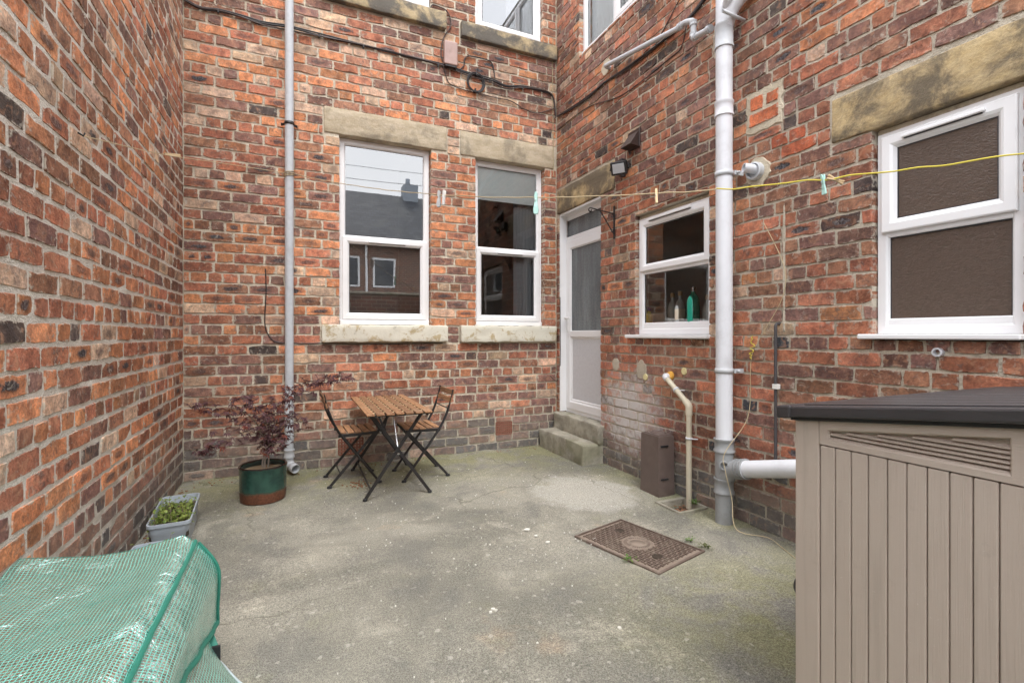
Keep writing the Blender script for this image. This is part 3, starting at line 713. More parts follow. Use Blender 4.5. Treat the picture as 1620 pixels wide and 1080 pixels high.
# ------------------------------------------------------------------ uPVC windows
def room(parent, fr, u0, u1, z0, z1, mat, deep=1.6, near=-.245):
    bm = NB(); a, b, c, d = u0 - .5, u1 + .5, z0 - .6, z1 + .35
    P = lambda u, z, n: bm.verts.new(fr(u, z, n))
    n0, n1 = near, near - deep
    q = [P(a, c, n0), P(b, c, n0), P(b, d, n0), P(a, d, n0), P(a, c, n1), P(b, c, n1), P(b, d, n1), P(a, d, n1)]
    for f in ((4, 5, 6, 7), (0, 1, 5, 4), (3, 2, 6, 7), (0, 3, 7, 4), (1, 2, 6, 5)): bm.faces.new([q[i] for i in f])
    return obj('room_interior', bm, mat, parent, recalc=False)
def glazed(parent, fr, u0, u1, z0, z1, n, mat='glass', g=.006):
    bm = NB(); ring(bm, fr, u0 - .001, u1 + .001, z0 - .001, z1 + .001, [(0, n + .004), (g, n + .004), (g, n - .004), (0, n - .004)])
    obj('gasket', bm, 'gasket', parent); obj('pane', quad(fr, u0, u1, z0, z1, n), mat, parent, recalc=False)
def outer_frame(root, fr, u0, u1, z0, z1, n, w=.055, label=None, name='window'):
    bm = NB(); ring(bm, fr, u0, u1, z0, z1, [(0, n - .06), (0, n), (w * .72, n), (w * .86, n - .006), (w, n - .020), (w, n - .06)])
    o = obj(name, bm, 'upvc', root)
    if label: o['label'] = label
    return o
def sash(win, fr, u0, u1, z0, z1, n, w=.062, glass='glass', name='sash'):
    bm = NB(); ring(bm, fr, u0, u1, z0, z1, [(0, n - .05), (0, n - .004), (.006, n), (w * .62, n), (w * .80, n - .007), (w, n - .024), (w, n - .05)])
    obj(name, bm, 'upvc', win); glazed(win, fr, u0 + w - .002, u1 - w + .002, z0 + w - .002, z1 - w + .002, n - .026, glass)
def rail(win, fr, u0, u1, zc, h, n):
    obj('transom', pbox(fr, u0, u1, zc - h / 2, zc + h / 2, n - .055, n, .005), 'upvc', win)
def vent(win, fr, u0, u1, z, n, h=.016, mat='upvc'):
    bm = pbox(fr, u0, u1, z - h / 2, z + h / 2, n - .006, n + .018, .004)
    o = obj('trickle_vent', bm, mat, win)
    obj('vent_slot', pbox(fr, u0 + .01, u1 - .01, z - h / 2 - .004, z - h / 2 + .001, n - .004, n + .010), 'gasket', win)
NW = -.085
def tall_window(u, z0, z1, zt, label, gm='glass'):
    w = outer_frame(house, PB, u[0] + .003, u[1] - .003, z0, z1, NW, .058, label)
    rail(w, PB, u[0] + .055, u[1] - .055, zt, .060, NW - .004)
    glazed(w, PB, u[0] + .056, u[1] - .056, zt + .028, z1 - .056, NW - .028, gm)
    sash(w, PB, u[0] + .030, u[1] - .030, z0 + .042, zt + .012, NW + .016, .068, gm)
    vent(w, PB, u[0] + .28, u[1] - .25, zt - .030, NW + .018)
    obj('sill_bead', pbox(PB, u[0] + .004, u[1] - .004, z0 - .012, z0 + .034, NW - .04, NW + .024, .004), 'upvc', w)
    return w
w1 = tall_window(W1, 1.412, 3.272, 2.275, 'white window reflecting the pale sky and a slate roof', 'coated_glass')
room(w1, PB, *W1, 1.4, 3.27, 'room_dark')
w2 = tall_window(W2, 1.412, 3.259, 2.262, 'narrower white window with a grey roller blind')
room(w2, PB, *W2, 1.4, 3.26, 'room_dark')
bb = NB(); bb2 = quad(PB, W2[0] + .03, W2[1] - .03, 2.835, 3.26, -.128); obj('roller_blind', bb2, 'blind', w2); bb.free()
bm = NB()
for i in range(14):
    a = 2.36 + i * .02; n = -.20 + (.018 if i % 2 else -.018); n2 = -.20 + (-.018 if i % 2 else .018)
    bm.faces.new([bm.verts.new(PB(a, 1.35, n)), bm.verts.new(PB(a + .02, 1.35, n2)), bm.verts.new(PB(a + .02, 2.9, n2)), bm.verts.new(PB(a, 2.9, n))])
obj('curtain', bm, 'curtain_grey', w2)
def upper_window(root, fr, u0, u1, z0, z1, label, mid=None):
    w = outer_frame(root, fr, u0 + .003, u1 - .003, z0, z1, NW + .03, .058, label)
    obj('sill_bead', pbox(fr, u0 + .004, u1 - .004, z0 - .004, z0 + .040, NW - .02, NW + .055, .004), 'upvc', w)
    if mid:
        sash(w, fr, u0 + .04, mid, z0 + .05, z1 - .04, NW + .05, .065); glazed(w, fr, mid + .05, u1 - .056, z0 + .056, z1 - .056, NW)
        obj('mullion', pbox(fr, mid, mid + .05, z0 + .05, z1 - .05, NW - .03, NW + .03, .004), 'upvc', w)
    else: sash(w, fr, u0 + .035, u1 - .035, z0 + .05, z1 - .04, NW + .05, .065, 'coated_glass')
    return w
u1w = upper_window(house, PB, .385, 1.30, 4.748, 5.99, 'upper white window above the wider ground floor window'); room(u1w, PB, .385, 1.30, 4.75, 6.0, 'room_dark')
u2w = upper_window(house, PB, 1.805, 2.64, 4.708, 5.99, 'upper white window above the narrower ground floor window'); room(u2w, PB, 1.805, 2.64, 4.7, 6.0, 'room_dark')
def drape(win, fr, ua, ub, z0, z1, n, mat, step=.022):
    bm = NB(); k = int(abs(ub - ua) / step); rows = []
    for i in range(k + 1):
        u = ua + (ub - ua) * i / k; nn = n + math.sin(i * 1.9) * .02; rows.append((bm.verts.new(fr(u, z0, nn)), bm.verts.new(fr(u, z1, nn))))
    for a, b in zip(rows, rows[1:]):
        f = bm.faces.new((a[0], b[0], b[1], a[1])); f.smooth = True
    obj('curtain', bm, mat, win)
drape(u2w, PB, 2.25, 2.58, 4.6, 6.0, -.19, 'curtain_grey')
u3w = upper_window(wing, PR, 3.44, 4.553, 4.348, 5.99, 'upper white window of the wing with net curtain', 3.95); room(u3w, PR, 3.44, 4.553, 4.3, 6.0, 'room_pale')
drape(u3w, PR, 3.47, 4.52, 4.3, 6.0, -.17, 'curtain_white', .03)
NK = -.045
kw = outer_frame(wing, PR, K0 + .003, K1 - .003, 1.302, 2.345, NK, .058, 'small white kitchen window with bottles behind the glass')
obj('head_strip', pbox(PR, K0 + .002, K1 - .002, 2.345, 2.374, NK - .05, NK - .006), 'sandstone', kw)
rail(kw, PR, K0 + .05, K1 - .05, 1.868, .055, NK - .004)
sash(kw, PR, K0 + .030, K1 - .030, 1.868, 2.322, NK + .018, .066)
glazed(kw, PR, K0 + .058, K1 - .058, 1.40, 1.845, NK - .022)
obj('bottom_rail', pbox(PR, K0 + .05, K1 - .05, 1.345, 1.405, NK - .05, NK - .008, .006), 'upvc', kw)
vent(kw, PR, K0 + .20, K1 - .16, 2.312, NK + .020, .020)
obj('sill', pbox(PR, K0 - .012, K1 + .10, 1.268, 1.298, -.10, .045, .006), 'upvc', kw)
room(kw, PR, K0, K1, 1.28, 2.35, 'room_pale', 1.1)
obj('worktop', pbox(PR, K0 - .3, K1 + .3, 1.330, 1.362, -.55, -.075, .006), 'curtain_white', kw)
obj('tiled_reveal', pbox(PR, K1 - .02, K1 + .05, 1.36, 2.35, -.245, -.11), 'room_pale', kw)
bw = outer_frame(wing, PR, B0 + .003, B1 - .003, 1.304, 2.368, NK, .052, 'large white window with patterned brown glass')
obj('head_strip', pbox(PR, B0 + .002, B1 - .002, 2.368, 2.394, NK - .05, NK - .006), 'sandstone', bw)
rail(bw, PR, B0 + .045, B1 - .045, 1.838, .05, NK - .004)
sash(bw, PR, B0 + .026, B1 - .026, 1.838, 2.345, NK + .020, .070, 'obscure_glass')
glazed(bw, PR, B0 + .052, B1 - .052, 1.378, 1.812, NK - .022, 'obscure_glass')
obj('bottom_rail', pbox(PR, B0 + .045, B1 - .045, 1.345, 1.384, NK - .05, NK - .008, .006), 'upvc', bw)
vent(bw, PR, B0 + .13, B1 - .13, 2.315, NK + .022, .018)
obj('sill', pbox(PR, B0 - .012, B1 + .050, 1.276, 1.302, -.10, .050, .005), 'upvc', bw)
room(bw, PR, B0, B1, 1.28, 2.36, 'room_brown', 1.2)
obj('towel', pbox(PR, 1.46, 1.60, 1.36, 1.52, -.23, -.16, .02), 'trough_leaf', bw)

# ------------------------------------------------------------------ back door and steps
ND = -.10
door = outer_frame(wing, PR, D0 - .05, D1 + .075, .392, 2.712, ND, .07, 'white half glazed back door', 'door')
rail(door, PR, D0 - .02, D1 + .02, 2.42, .055, ND - .002)
glazed(door, PR, D0 + .02, D1 + .005, 2.447, 2.642, ND - .025, 'door_glass')
bm = NB(); ring(bm, PR, D0 - .02, D1 - .005, .43, 2.392, [(0, ND - .05), (0, ND + .004), (.006, ND + .008), (.085, ND + .008), (.10, ND - .012), (.10, ND - .05)])
obj('door_leaf', bm, 'upvc', door)
obj('mid_rail', pbox(PR, D0 + .07, D1 - .10, 1.27, 1.345, ND - .05, ND + .006, .006), 'upvc', door)
glazed(door, PR, D0 + .078, D1 - .103, 1.345, 2.294, ND - .02, 'door_glass')
obj('door_panel', pbox(PR, D0 + .07, D1 - .095, .52, 1.275, ND - .05, ND - .016), 'upvc_grey', door)
bm = NB(); ring(bm, PR, D0 + .075, D1 - .10, .53, 1.27, [(0, ND - .018), (0, ND - .008), (.012, ND - .006), (.026, ND - .018)])
obj('panel_bead', bm, 'upvc', door)
bm = pbox(PR, D1 - .075, D1 - .045, 1.33, 1.56, ND + .006, ND + .018, .005); obj('handle_plate', bm, 'upvc', door)
bm = NB(); tube(bm, fillet([PR(D1 - .06, 1.49, ND + .016), PR(D1 - .06, 1.49, ND + .055), PR(D1 - .185, 1.49, ND + .060)], .015), .012, 10); obj('handle', bm, 'upvc', door, smooth=True)
obj('reveal_lining', pbox(PR, D1 - .012, D1 - .001, .40, 2.70, ND, -.012), 'upvc', door)
obj('head_lining', pbox(PR, D0 + .002, D1 - .013, 2.690, 2.713, ND, -.012), 'upvc', door)
room(door, PR, D0, D1, .5, 2.7, 'room_pale', 1.2)
def steps():
    st = thing('doorsteps', (2.70, 4.58, 0), 'two worn concrete steps below the white back door', 'steps')
    def blk(lo, hi, seed):
        bm = bbox(lo, hi); bevel(bm, .012, 2)
        for _ in range(5):
            es = [e for e in bm.edges if e.calc_length() > .055]
            if not es: break
            bmesh.ops.subdivide_edges(bm, edges=es, cuts=1, use_grid_fill=True)
        for v in bm.verts:
            v.co += mnoise.noise_vector(v.co * 8 + Vector((seed, 0, 0))) * .012 + mnoise.noise_vector(v.co * 30 + Vector((seed, 1, 0))) * .006
        return bm
    obj('step', blk((2.585, 4.10, -.03), (2.90, 5.045, .205), 3), 'step_concrete', st, smooth=True, angle=60)
    obj('step', blk((2.765, 4.09, .19), (2.935, 5.045, .388), 9), 'step_concrete', st, smooth=True, angle=60)
steps()

# ------------------------------------------------------------------ air bricks (parts of the house wall)
def air_brick(u0, u1, z0, z1, nx, nz):
    bm = NB(); du, dz = (u1 - u0) / nx, (z1 - z0) / nz
    for i in range(nx + 1):
        a, b = PB(u0 + du * i - .007, z0, -.012), PB(u0 + du * i + .007, z1, .002); box(bm, [min(p, q) for p, q in zip(a, b)], [max(p, q) for p, q in zip(a, b)])
    for j in range(nz + 1):
        a, b = PB(u0, z0 + dz * j - .007, -.012), PB(u1, z0 + dz * j + .007, .0035); box(bm, [min(p, q) for p, q in zip(a, b)], [max(p, q) for p, q in zip(a, b)])
    o = obj('air_vent', bm, 'terracotta', house)
    obj('vent_backing', pbox(PB, u0, u1, z0, z1, -.03, -.015), 'soil', o)
air_brick(.375, .605, .112, .265, 8, 5); air_brick(2.052, 2.240, .172, .308, 8, 5)

# ------------------------------------------------------------------ pipes
def collar(bm, c, r, h, axis=(0, 0, 1), n=24, lip=.006):
    lathe(bm, [(0, -h / 2), (r + lip, -h / 2), (r + lip, -h / 2 + .012), (r + lip * .45, -h / 2 + .02), (r + lip * .45, h / 2 - .02), (r + lip, h / 2 - .012), (r + lip, h / 2), (0, h / 2)], c, n, axis=axis)
def left_downpipe():
    X, Y, r = -.067, 4.99, .038
    t = thing('downpipe', (X, Y, 0), 'pale grey painted downpipe beside the wider rear window', 'pipe')
    bm = NB(); lathe(bm, [(0, .60), (r, .60), (r, 6.1), (0, 6.1)], (X, Y, 0), 24); obj('upper_pipe', bm, 'pipe_paint', t, smooth=True)
    bm = NB(); lathe(bm, [(0, .20), (r, .20), (r, .61), (0, .61)], (X, Y, 0), 24); obj('lower_pipe', bm, 'pipe_paint', t, smooth=True)
    bm = NB(); collar(bm, (X, Y, .60), r, .075); obj('collar', bm, 'pipe_grey_light', t, smooth=True)
    bm = NB(); collar(bm, (X, Y, .19), r + .003, .075); obj('collar', bm, 'pipe_grey_light', t, smooth=True)
    bm = NB(); pts = fillet([(X, Y, .20), (X, Y, .085), (X + .055, Y - .10, .062)], .05, 6); tube(bm, pts, [r + .001] * (len(pts) - 2) + [r + .002, r + .003], 20, caps=False)
    tube(bm, [p for p in pts[-2:]], [r + .003, r + .005], 20, caps=False); o = obj('shoe', bm, 'pipe_grey_light', t, smooth=True)
    o.modifiers.new('wall', 'SOLIDIFY').thickness = .005
    for z in (3.27, 5.6):
        bm = NB(); lathe(bm, [(r + .001, z - .014), (r + .005, z - .014), (r + .005, z + .014), (r + .001, z + .014)], (X, Y, 0), 24)
        for s in (-1, 1): bar(bm, (X + s * r, Y + .02, z), (X + s * (r + .032), Y + .055, z), .022, .006, (1, 0, 0)); lathe(bm, [(0, 0), (.008, 0), (.008, .012), (0, .014)], (X + s * (r + .026), Y + .035, z), 8, axis=(0, -1, 0))
        obj('pipe_bracket', bm, 'black_steel' if z < 4 else 'pipe_grey_light', t)
left_downpipe()
def soil_stack():
    X, Y, r = 2.71, 2.48, .055
    t = thing('soil_stack', (X, Y, 0), 'thick white plastic soil pipe running up the wing wall', 'pipe')
    def cyl(name, z0, z1, rr, mat): bm = NB(); lathe(bm, [(0, z0), (rr, z0), (rr, z1), (0, z1)], (X, Y, 0), 32); return obj(name, bm, mat, t, smooth=True)
    cyl('foot_pipe', -.06, .17, r + .003, 'pipe_grey'); cyl('tee_body', .15, .52, r + .004, 'pipe_grey'); cyl('main_pipe', .52, 2.95, r, 'pipe_white'); cyl('upper_pipe', 2.95, 5.9, r, 'pipe_white')
    for z, h, m in ((.255, .10, 'pipe_grey'), (.535, .09, 'pipe_grey')): bm = NB(); collar(bm, (X, Y, z), r + .002, h, lip=.012); obj('collar', bm, m, t, smooth=True)
    for z, h in ((2.86, .10), (3.36, .16), (3.73, .10)): bm = NB(); collar(bm, (X, Y, z), r, h, lip=.009); obj('collar', bm, 'pipe_grey_light' if z > 3.3 and z < 3.5 else 'pipe_white', t, smooth=True)
    for z in (1.05, 2.41):
        bm = NB(); lathe(bm, [(r, z - .016), (r + .006, z - .016), (r + .006, z + .016), (r, z + .016)], (X, Y, 0), 32)
        bar(bm, (X + .03, Y - r - .006, z), (X + .11, Y - r - .010, z), .030, .006, (0, 1, 0)); lathe(bm, [(0, 0), (.009, 0), (.009, .02), (0, .022)], (X + .05, Y - r - .012, z), 8, axis=(0, -1, 0))
        obj('pipe_clip', bm, 'pipe_grey_light', t)
    # small access boss towards the yard
    ax = Vector((-.75, -.66, .05)).normalized(); c = Vector((X, Y, .405)) + ax * .045
    bm = NB(); lathe(bm, [(.026, 0), (.030, .0), (.030, .042), (.023, .042), (.022, .012), (0, .012)], c, 20, axis=ax); obj('access_boss', bm, 'pipe_grey', t, smooth=True)
    # swept branch and the white pipe it takes, rising behind the garden box
    a = Vector((X, Y - .03, .36)); b = Vector((X, Y - .115, .395)); c2 = Vector((X, 1.50, .62))
    d = (c2 - b).normalized(); bm = NB(); pts = spline([(X, Y, .30), (X, Y - .05, .365), tuple(b), tuple(b + d * .06)], 5); tube(bm, pts, r + .003, 24); obj('branch', bm, 'pipe_grey', t, smooth=True)
    bm = NB()
    for k in range(3): collar(bm, b + d * (.005 + k * .028), r + .004, .022, tuple(d), lip=.009)
    obj('branch_collar', bm, 'pipe_grey', t, smooth=True)
    bm = NB(); tube(bm, [b + d * .05, c2], r, 28); obj('branch_pipe', bm, 'pipe_white', t, smooth=True)
    # boss branch near the top with a small overflow pipe
    bm = NB(); tube(bm, spline([(X, Y, 3.40), (X + .01, Y - .06, 3.53), (X + .05, Y - .13, 3.60), (X + .12, Y - .16, 3.62)], 5), [.05] * 8 + [.048] * 8, 22); obj('top_branch', bm, 'pipe_white', t, smooth=True)
    bm = NB(); lathe(bm, [(.0, .0), (.030, .0), (.030, .05), (.024, .05), (.022, .02), (0, .02)], (X - .03, Y - .05, 3.545), 18, axis=(-.5, -.75, .45)); obj('boss_cap', bm, 'pipe_white', t, smooth=True)
    bm = NB(); tube(bm, [onX(1143, 17, 2.60), onX(1178, 33, 2.80)], .011, 12, caps=False); o = obj('overflow_spout', bm, 'pipe_grey_light', t, smooth=True); o.modifiers.new('wall', 'SOLIDIFY').thickness = .003
soil_stack()
def waste_pipe():
    t = thing('waste_pipe', (2.77, 3.5, 3.5), 'thin grey waste pipe crossing the wing wall into the soil pipe', 'pipe')
    A, B = onX(957, 105, 2.76), onX(1073, 45, 2.76); r = .021
    bm = NB(); tube(bm, fillet([A + Vector((.09, 0, .0)), A, B], .03), r, 16); obj('long_run', bm, 'pipe_grey_light', t, smooth=True)
    C, D, E_, F_ = onX(1083, 36, 2.76), onX(1097, 33, 2.76), onX(1097, 60, 2.76), onX(1125, 45, 2.73)
    bm = NB(); tube(bm, fillet([B, C, D, E_, F_], .028), r + .001, 16); obj('swan_neck', bm, 'pipe_grey_light', t, smooth=True)
    for p, q in ((B, C), (D, E_), (E_, D), (E_, F_), (F_, E_)):
        ax = (q - p).normalized(); bm = NB(); collar(bm, p + ax * .022, r + .002, .034, tuple(ax), 18, .006); obj('coupling', bm, 'pipe_grey_light', t, smooth=True)
waste_pipe()
def cream_pipe():
    t = thing('drain_pipe', (2.765, 2.93, 0), 'cream plastic drain pipe bending down into the floor gully', 'pipe')
    A, B = onX(1052, 595, 2.765), onX(1090, 641, 2.765); r = .0215; C = Vector((2.765, B.y, -.04))
    bm = NB(); tube(bm, [B + (A - B) * .04, A - (A - B).normalized() * .02], r, 16); obj('sloping_pipe', bm, 'pipe_cream', t, smooth=True)
    bm = NB(); tube(bm, [B - Vector((0, 0, .05)), C], r, 16); obj('down_pipe', bm, 'pipe_cream', t, smooth=True)
    bm = NB(); tube(bm, fillet([A + (B - A) * .10, A, A + Vector((.07, .005, -.005))], .03), r + .005, 16); obj('elbow', bm, 'pipe_white', t, smooth=True)
    bm = NB(); tube(bm, fillet([B + (A - B) * .14, B, B - Vector((0, 0, .075))], .04), r + .005, 16); obj('elbow', bm, 'pipe_cream', t, smooth=True)
    bm = NB(); lathe(bm, [(0, -.02), (.03, -.016), (.036, 0), (.028, .018), (0, .02)], (2.812, A.y - .012, A.z + .006), 12, axis=(-1, -.2, .2)); obj('foam_seal', bm, 'foam_orange', t, smooth=True)
    for p, ax in ((A + (B - A) * .48, (B - A).normalized()), (Vector((2.765, B.y, .50)), Vector((0, 0, 1)))):
        bm = NB(); lathe(bm, [(r + .0005, -.008), (r + .0045, -.008), (r + .0045, .008), (r + .0005, .008)], p, 18, axis=ax); bar(bm, p + Vector((.0, -r, 0)), p + Vector((.035, -r - .035, 0)), .016, .006); obj('pipe_clip', bm, 'pipe_white', t)
cream_pipe()
def dark_pipe():
    t = thing('thin_pipe', (2.79, 2.15, 0), 'thin dark plastic pipe on the wing wall behind the garden box', 'pipe')
    A = onX(1227, 512, 2.785); bm = NB(); tube(bm, fillet([A + Vector((.05, 0, 0)), A, Vector((A.x, A.y, .40))], .02), .0095, 10); obj('pipe_run', bm, 'pipe_dark', t, smooth=True)
    bm = NB(); box(bm, (A.x - .016, A.y - .018, .955), (A.x + .02, A.y + .012, .985)); obj('clip', bm, 'peg_white', t)
dark_pipe()
def flue():
    q = onX(1195, 271, 2.80); t = thing('overflow_pipe', q, 'short white pipe stub ending in the wall beside the soil pipe', 'pipe')
    ax = Vector((-.86, .40, .12)).normalized()
    bm = NB(); lathe(bm, [(.058, -.06), (.058, .025), (.050, .030), (.046, .025), (.046, .0), (0, .0)], q, 24, axis=(-1, 0, 0)); obj('sleeve', bm, 'pipe_grey_light', t, smooth=True)
    bm = NB(); p = q + Vector((-.0, -.008, .010)); lathe(bm, [(.031, -.02), (.031, .085), (.026, .085), (.025, .02), (0, .02)], p, 24, axis=ax); obj('spout', bm, 'pipe_white', t, smooth=True)
flue()
q = onX(1484, 557, 2.815); bm = NB(); lathe(bm, [(.022, -.03), (.022, .012), (.014, .014), (.013, -.02), (0, -.02)], q, 18, axis=(-1, 0, 0))
tag(obj('pipe_stub', bm, 'pipe_white', smooth=True), 'small white pipe end below the patterned glass window', 'pipe')

# ------------------------------------------------------------------ wall fittings
def cowl():
    q = onX(1004, 226, XR); t = thing('vent_cowl', q, 'dark brown pointed vent cowl above the floodlight', 'vent')
    w, h, d = .072, .100, .105; bm = NB()
    P = [(XR - .002, q.y - w, q.z + h), (XR - .002, q.y + w, q.z + h), (XR - .002, q.y + w, q.z - h * .55), (XR - .002, q.y - w, q.z - h * .55), (XR - d, q.y + w, q.z - h * .45), (XR - d, q.y - w, q.z - h * .45)]
    v = [bm.verts.new(p) for p in P]
    for f in ((0, 1, 4, 5), (1, 2, 4), (0, 5, 3), (2, 3, 5, 4), (0, 3, 2, 1)): bm.faces.new([v[i] for i in f])
    bevel(bm, .006); obj('hood', bm, 'cowl_brown', t)
    obj('back_plate', bbox((XR - .012, q.y - w - .012, q.z - h * .62), (XR + .002, q.y + w + .012, q.z + h + .012), .003), 'cowl_brown', t)
cowl()
def floodlight():
    q = onX(980, 266, 2.74); t = thing('floodlight', (XR, q.y, q.z), 'black square floodlight mounted at the end of the door lintel', 'lamp')
    obj('mount_box', bbox((XR - .055, q.y + .00, q.z - .01), (XR + .002, q.y + .12, q.z + .10), .012, 2), 'black_plastic', t)
    M = Matrix.Translation(q + Vector((-.02, -.02, -.01))) @ Matrix.Rotation(R(38), 4, 'Z') @ Matrix.Rotation(R(-26), 4, 'Y')
    obj('lamp_body', bbox((-.02, -.075, -.06), (.025, .075, .06), .008, 2, M), 'black_plastic', t)
    obj('lens', bbox((-.023, -.055, -.042), (-.0195, .055, .042), .002, 1, M), 'lamp_lens', t)
    bm = NB(); tube(bm, [M @ Vector((0, -.085, -.01)), M @ Vector((.05, -.085, .02)), M @ Vector((.06, .0, .03)), M @ Vector((.05, .085, .02)), M @ Vector((0, .085, -.01))], .007, 8); obj('yoke', bm, 'black_plastic', t)
    bm = NB(); lathe(bm, [(0, 0), (.022, .004), (.026, .02), (.015, .03), (0, .03)], M @ Vector((-.005, -.03, -.085)), 14); obj('sensor', bm, 'black_plastic', t, smooth=True)
floodlight()
def bracket():
    A = onX(971, 331, XR - .012); B = onX(971, 378, XR - .012); t = thing('hanging_bracket', (XR, A.y, B.z), 'black wrought iron hanging basket bracket beside the door', 'bracket')
    u = A.y; arm = .26
    bm = NB(); bar(bm, (XR - .008, u, B.z), (XR - .008, u, A.z + .03), .022, .008, (1, 0, 0)); obj('back_bar', bm, 'black_steel', t)
    tip = Vector((XR - arm, u + .03, A.z - .005)); bm = NB(); tube(bm, [(XR - .008, u, A.z - .045), tip], .006, 8); 
    cur = [tip + Vector((-.022 * math.sin(a) * (1 - a / 9), 0, -.022 + .022 * math.cos(a) * (1 - a / 9))) for a in [i * .45 for i in range(13)]]; tube(bm, cur, .006, 8); obj('arm', bm, 'black_steel', t, smooth=True)
    bm = NB(); tube(bm, [(XR - .012, u, B.z + .045), (XR - arm * .62, u + .018, A.z - .020)], .006, 8); obj('brace', bm, 'black_steel', t, smooth=True)
    for z in (A.z - .07, B.z + .075):
        bm = NB(); tube(bm, [Vector((XR - .030 + .016 * math.cos(a) * (1 - a / 12), u, z + .016 * math.sin(a) * (1 - a / 12))) for a in [i * .5 for i in range(14)]], .004, 8); obj('scroll', bm, 'black_steel', t, smooth=True)
bracket()
def cable(name, pts, r, mat, label, cat='cable', k=6, group=None, n=8):
    bm = NB(); tube(bm, spline(pts, k), r, n); return tag(obj(name, bm, mat, smooth=True), label, cat, group)
def bp(px, py, n=.012): return onY(px, py, YB - n)
def rp(px, py, n=.012): return onX(px, py, XR - n)
def cable_bundle():
    t = thing('cable_bundle', bp(600, 80), 'bundle of black cables sagging across the upper house wall', 'cable')
    pts = [bp(285, -4), bp(315, 14), bp(345, 18), bp(380, 26), bp(415, 37), bp(449, 42, .02), bp(470, 47, .03), bp(505, 56), bp(575, 73), bp(640, 89), bp(700, 104), bp(735, 115), bp(780, 128), bp(800, 137), bp(825, 138), bp(850, 143), bp(868, 148), bp(876, 158), bp(879, 184, .02)]
    for k, (dr, off, m) in enumerate(((.0085, 0, 'cable_black'), (.007, .013, 'cable_black'), (.006, -.012, 'cable_brown'))):
        bm = NB(); rng = random.Random(k); tube(bm, spline([p + Vector((0, -.004 * k, off + rng.uniform(-.004, .004) + (.02 * math.sin(i * .9) if k == 2 else 0))) for i, p in enumerate(pts)], 5), dr, 8); obj('strand', bm, m, t, smooth=True)
    rr = [rp(882, 184, .014), rp(905, 172), rp(930, 155), rp(955, 132), rp(985, 112), rp(1010, 94), rp(1045, 68), rp(1090, 30), rp(1118, -6)]
    bm = NB(); tube(bm, spline(rr, 5), .011, 8); obj('strand', bm, 'cable_black', t, smooth=True)
    bm = NB(); tube(bm, spline([p + Vector((0, 0, .022 * math.sin(i))) for i, p in enumerate(rr)], 5), .006, 8); obj('strand', bm, 'cable_brown', t, smooth=True)
    for px, py in ((345, 18), (410, 36), (505, 57), (575, 74), (693, 104), (775, 128), (826, 139)):
        c = bp(px, py, .016); obj('cable_clip', bbox(c - Vector((.007, .010, .017)), c + Vector((.007, .012, .017)), .003), 'black_plastic', t)
cable_bundle()
cable('thin_cable', [rp(882, 205, .007), rp(930, 170, .007), rp(985, 150, .007), rp(1060, 92, .007), rp(1078, 74, .007), rp(1086, 40, .007)], .0045, 'cable_brown', 'thin brown cable below the thin waste pipe')
cable('thin_cable', [rp(1077, -5, .006), rp(1058, 32, .006), rp(1040, 66, .006), rp(1030, 84, .006)], .004, 'cable_black', 'thin black cable crossing the waste pipe near the top')
cable('thin_cable', [bp(681, 15), bp(684, 8), bp(695, 11), bp(706, 17), bp(712, 28), bp(713, 42), bp(704, 56), bp(699, 70), bp(698, 88), bp(702, 100)], .006, 'cable_brown', 'brown cable curling down from the upper window to the junction box')
cable('thin_cable', [bp(702, 106), bp(706, 122), bp(712, 133), bp(730, 141), bp(752, 147), bp(785, 155), bp(808, 160), bp(830, 173), bp(850, 179), bp(876, 172)], .0055, 'cable_brown', 'thin brown cable looping below the black cable ring')
cable('thin_cable', [bp(728, 110), bp(734, 104), bp(735, 94), bp(742, 89), bp(760, 92), bp(776, 98), bp(781, 110), bp(783, 124)], .006, 'cable_black', 'black cable humped above the cable ring')
cable('thin_cable', [bp(875, 60, .006), bp(874, 120, .006), bp(875, 200, .006), bp(876, 280, .006)], .004, 'cable_buff', 'buff vertical wire in the corner above the narrower window')
cable('thin_cable', [bp(420, 425, .006), bp(421, 460, .006), bp(419, 510, .006), bp(425, 530, .006), bp(438, 541, .006), bp(470, 543, .006), bp(508, 543, .006), bp(600, 544, .006), bp(700, 542, .006)], .0045, 'cable_black', 'thin black cable bending under the painted window sills')
cable('thin_cable', [rp(886, 470, .004), rp(886.5, 560, .006), bp(885, 590, .02), bp(880, 602, .03), bp(870, 594, .03)], .0045, 'cable_black', 'black wire tail hanging beside the door frame')
def coil():
    c = bp(753, 131, .025); t = thing('cable_ring', c, 'coiled ring of spare black cable under the cable bundle', 'cable')
    for k in range(4):
        r = .083 + .009 * (k % 2) + .004 * k; bm = NB()
        tube(bm, [c + Vector((r * math.cos(a), -.006 * k + .012, r * 1.04 * math.sin(a))) for a in [2 * math.pi * i / 28 for i in range(29)]], .0055, 8, caps=False); obj('loop', bm, 'cable_black', t, smooth=True)
    for a in (1.57, 4.6): p = c + Vector((.09 * math.cos(a), .0, .093 * math.sin(a))); obj('cable_tie', bbox(p - Vector((.008, .022, .022)), p + Vector((.008, .02, .022)), .004), 'black_plastic', t)
coil()
def jbox():
    a, b = bp(701, 104, 0), bp(722, 72, 0); t = thing('junction_box', a, 'small faded brown junction box among the cables', 'box')
    obj('cover', bbox((a.x, YB - .055, a.z), (b.x, YB + .002, b.z), .012, 2), 'box_pinkbrown', t); obj('base_strip', bbox((a.x + .01, YB - .05, a.z - .022), (b.x - .01, YB + .002, a.z - .002), .004), 'cable_black', t)
jbox()

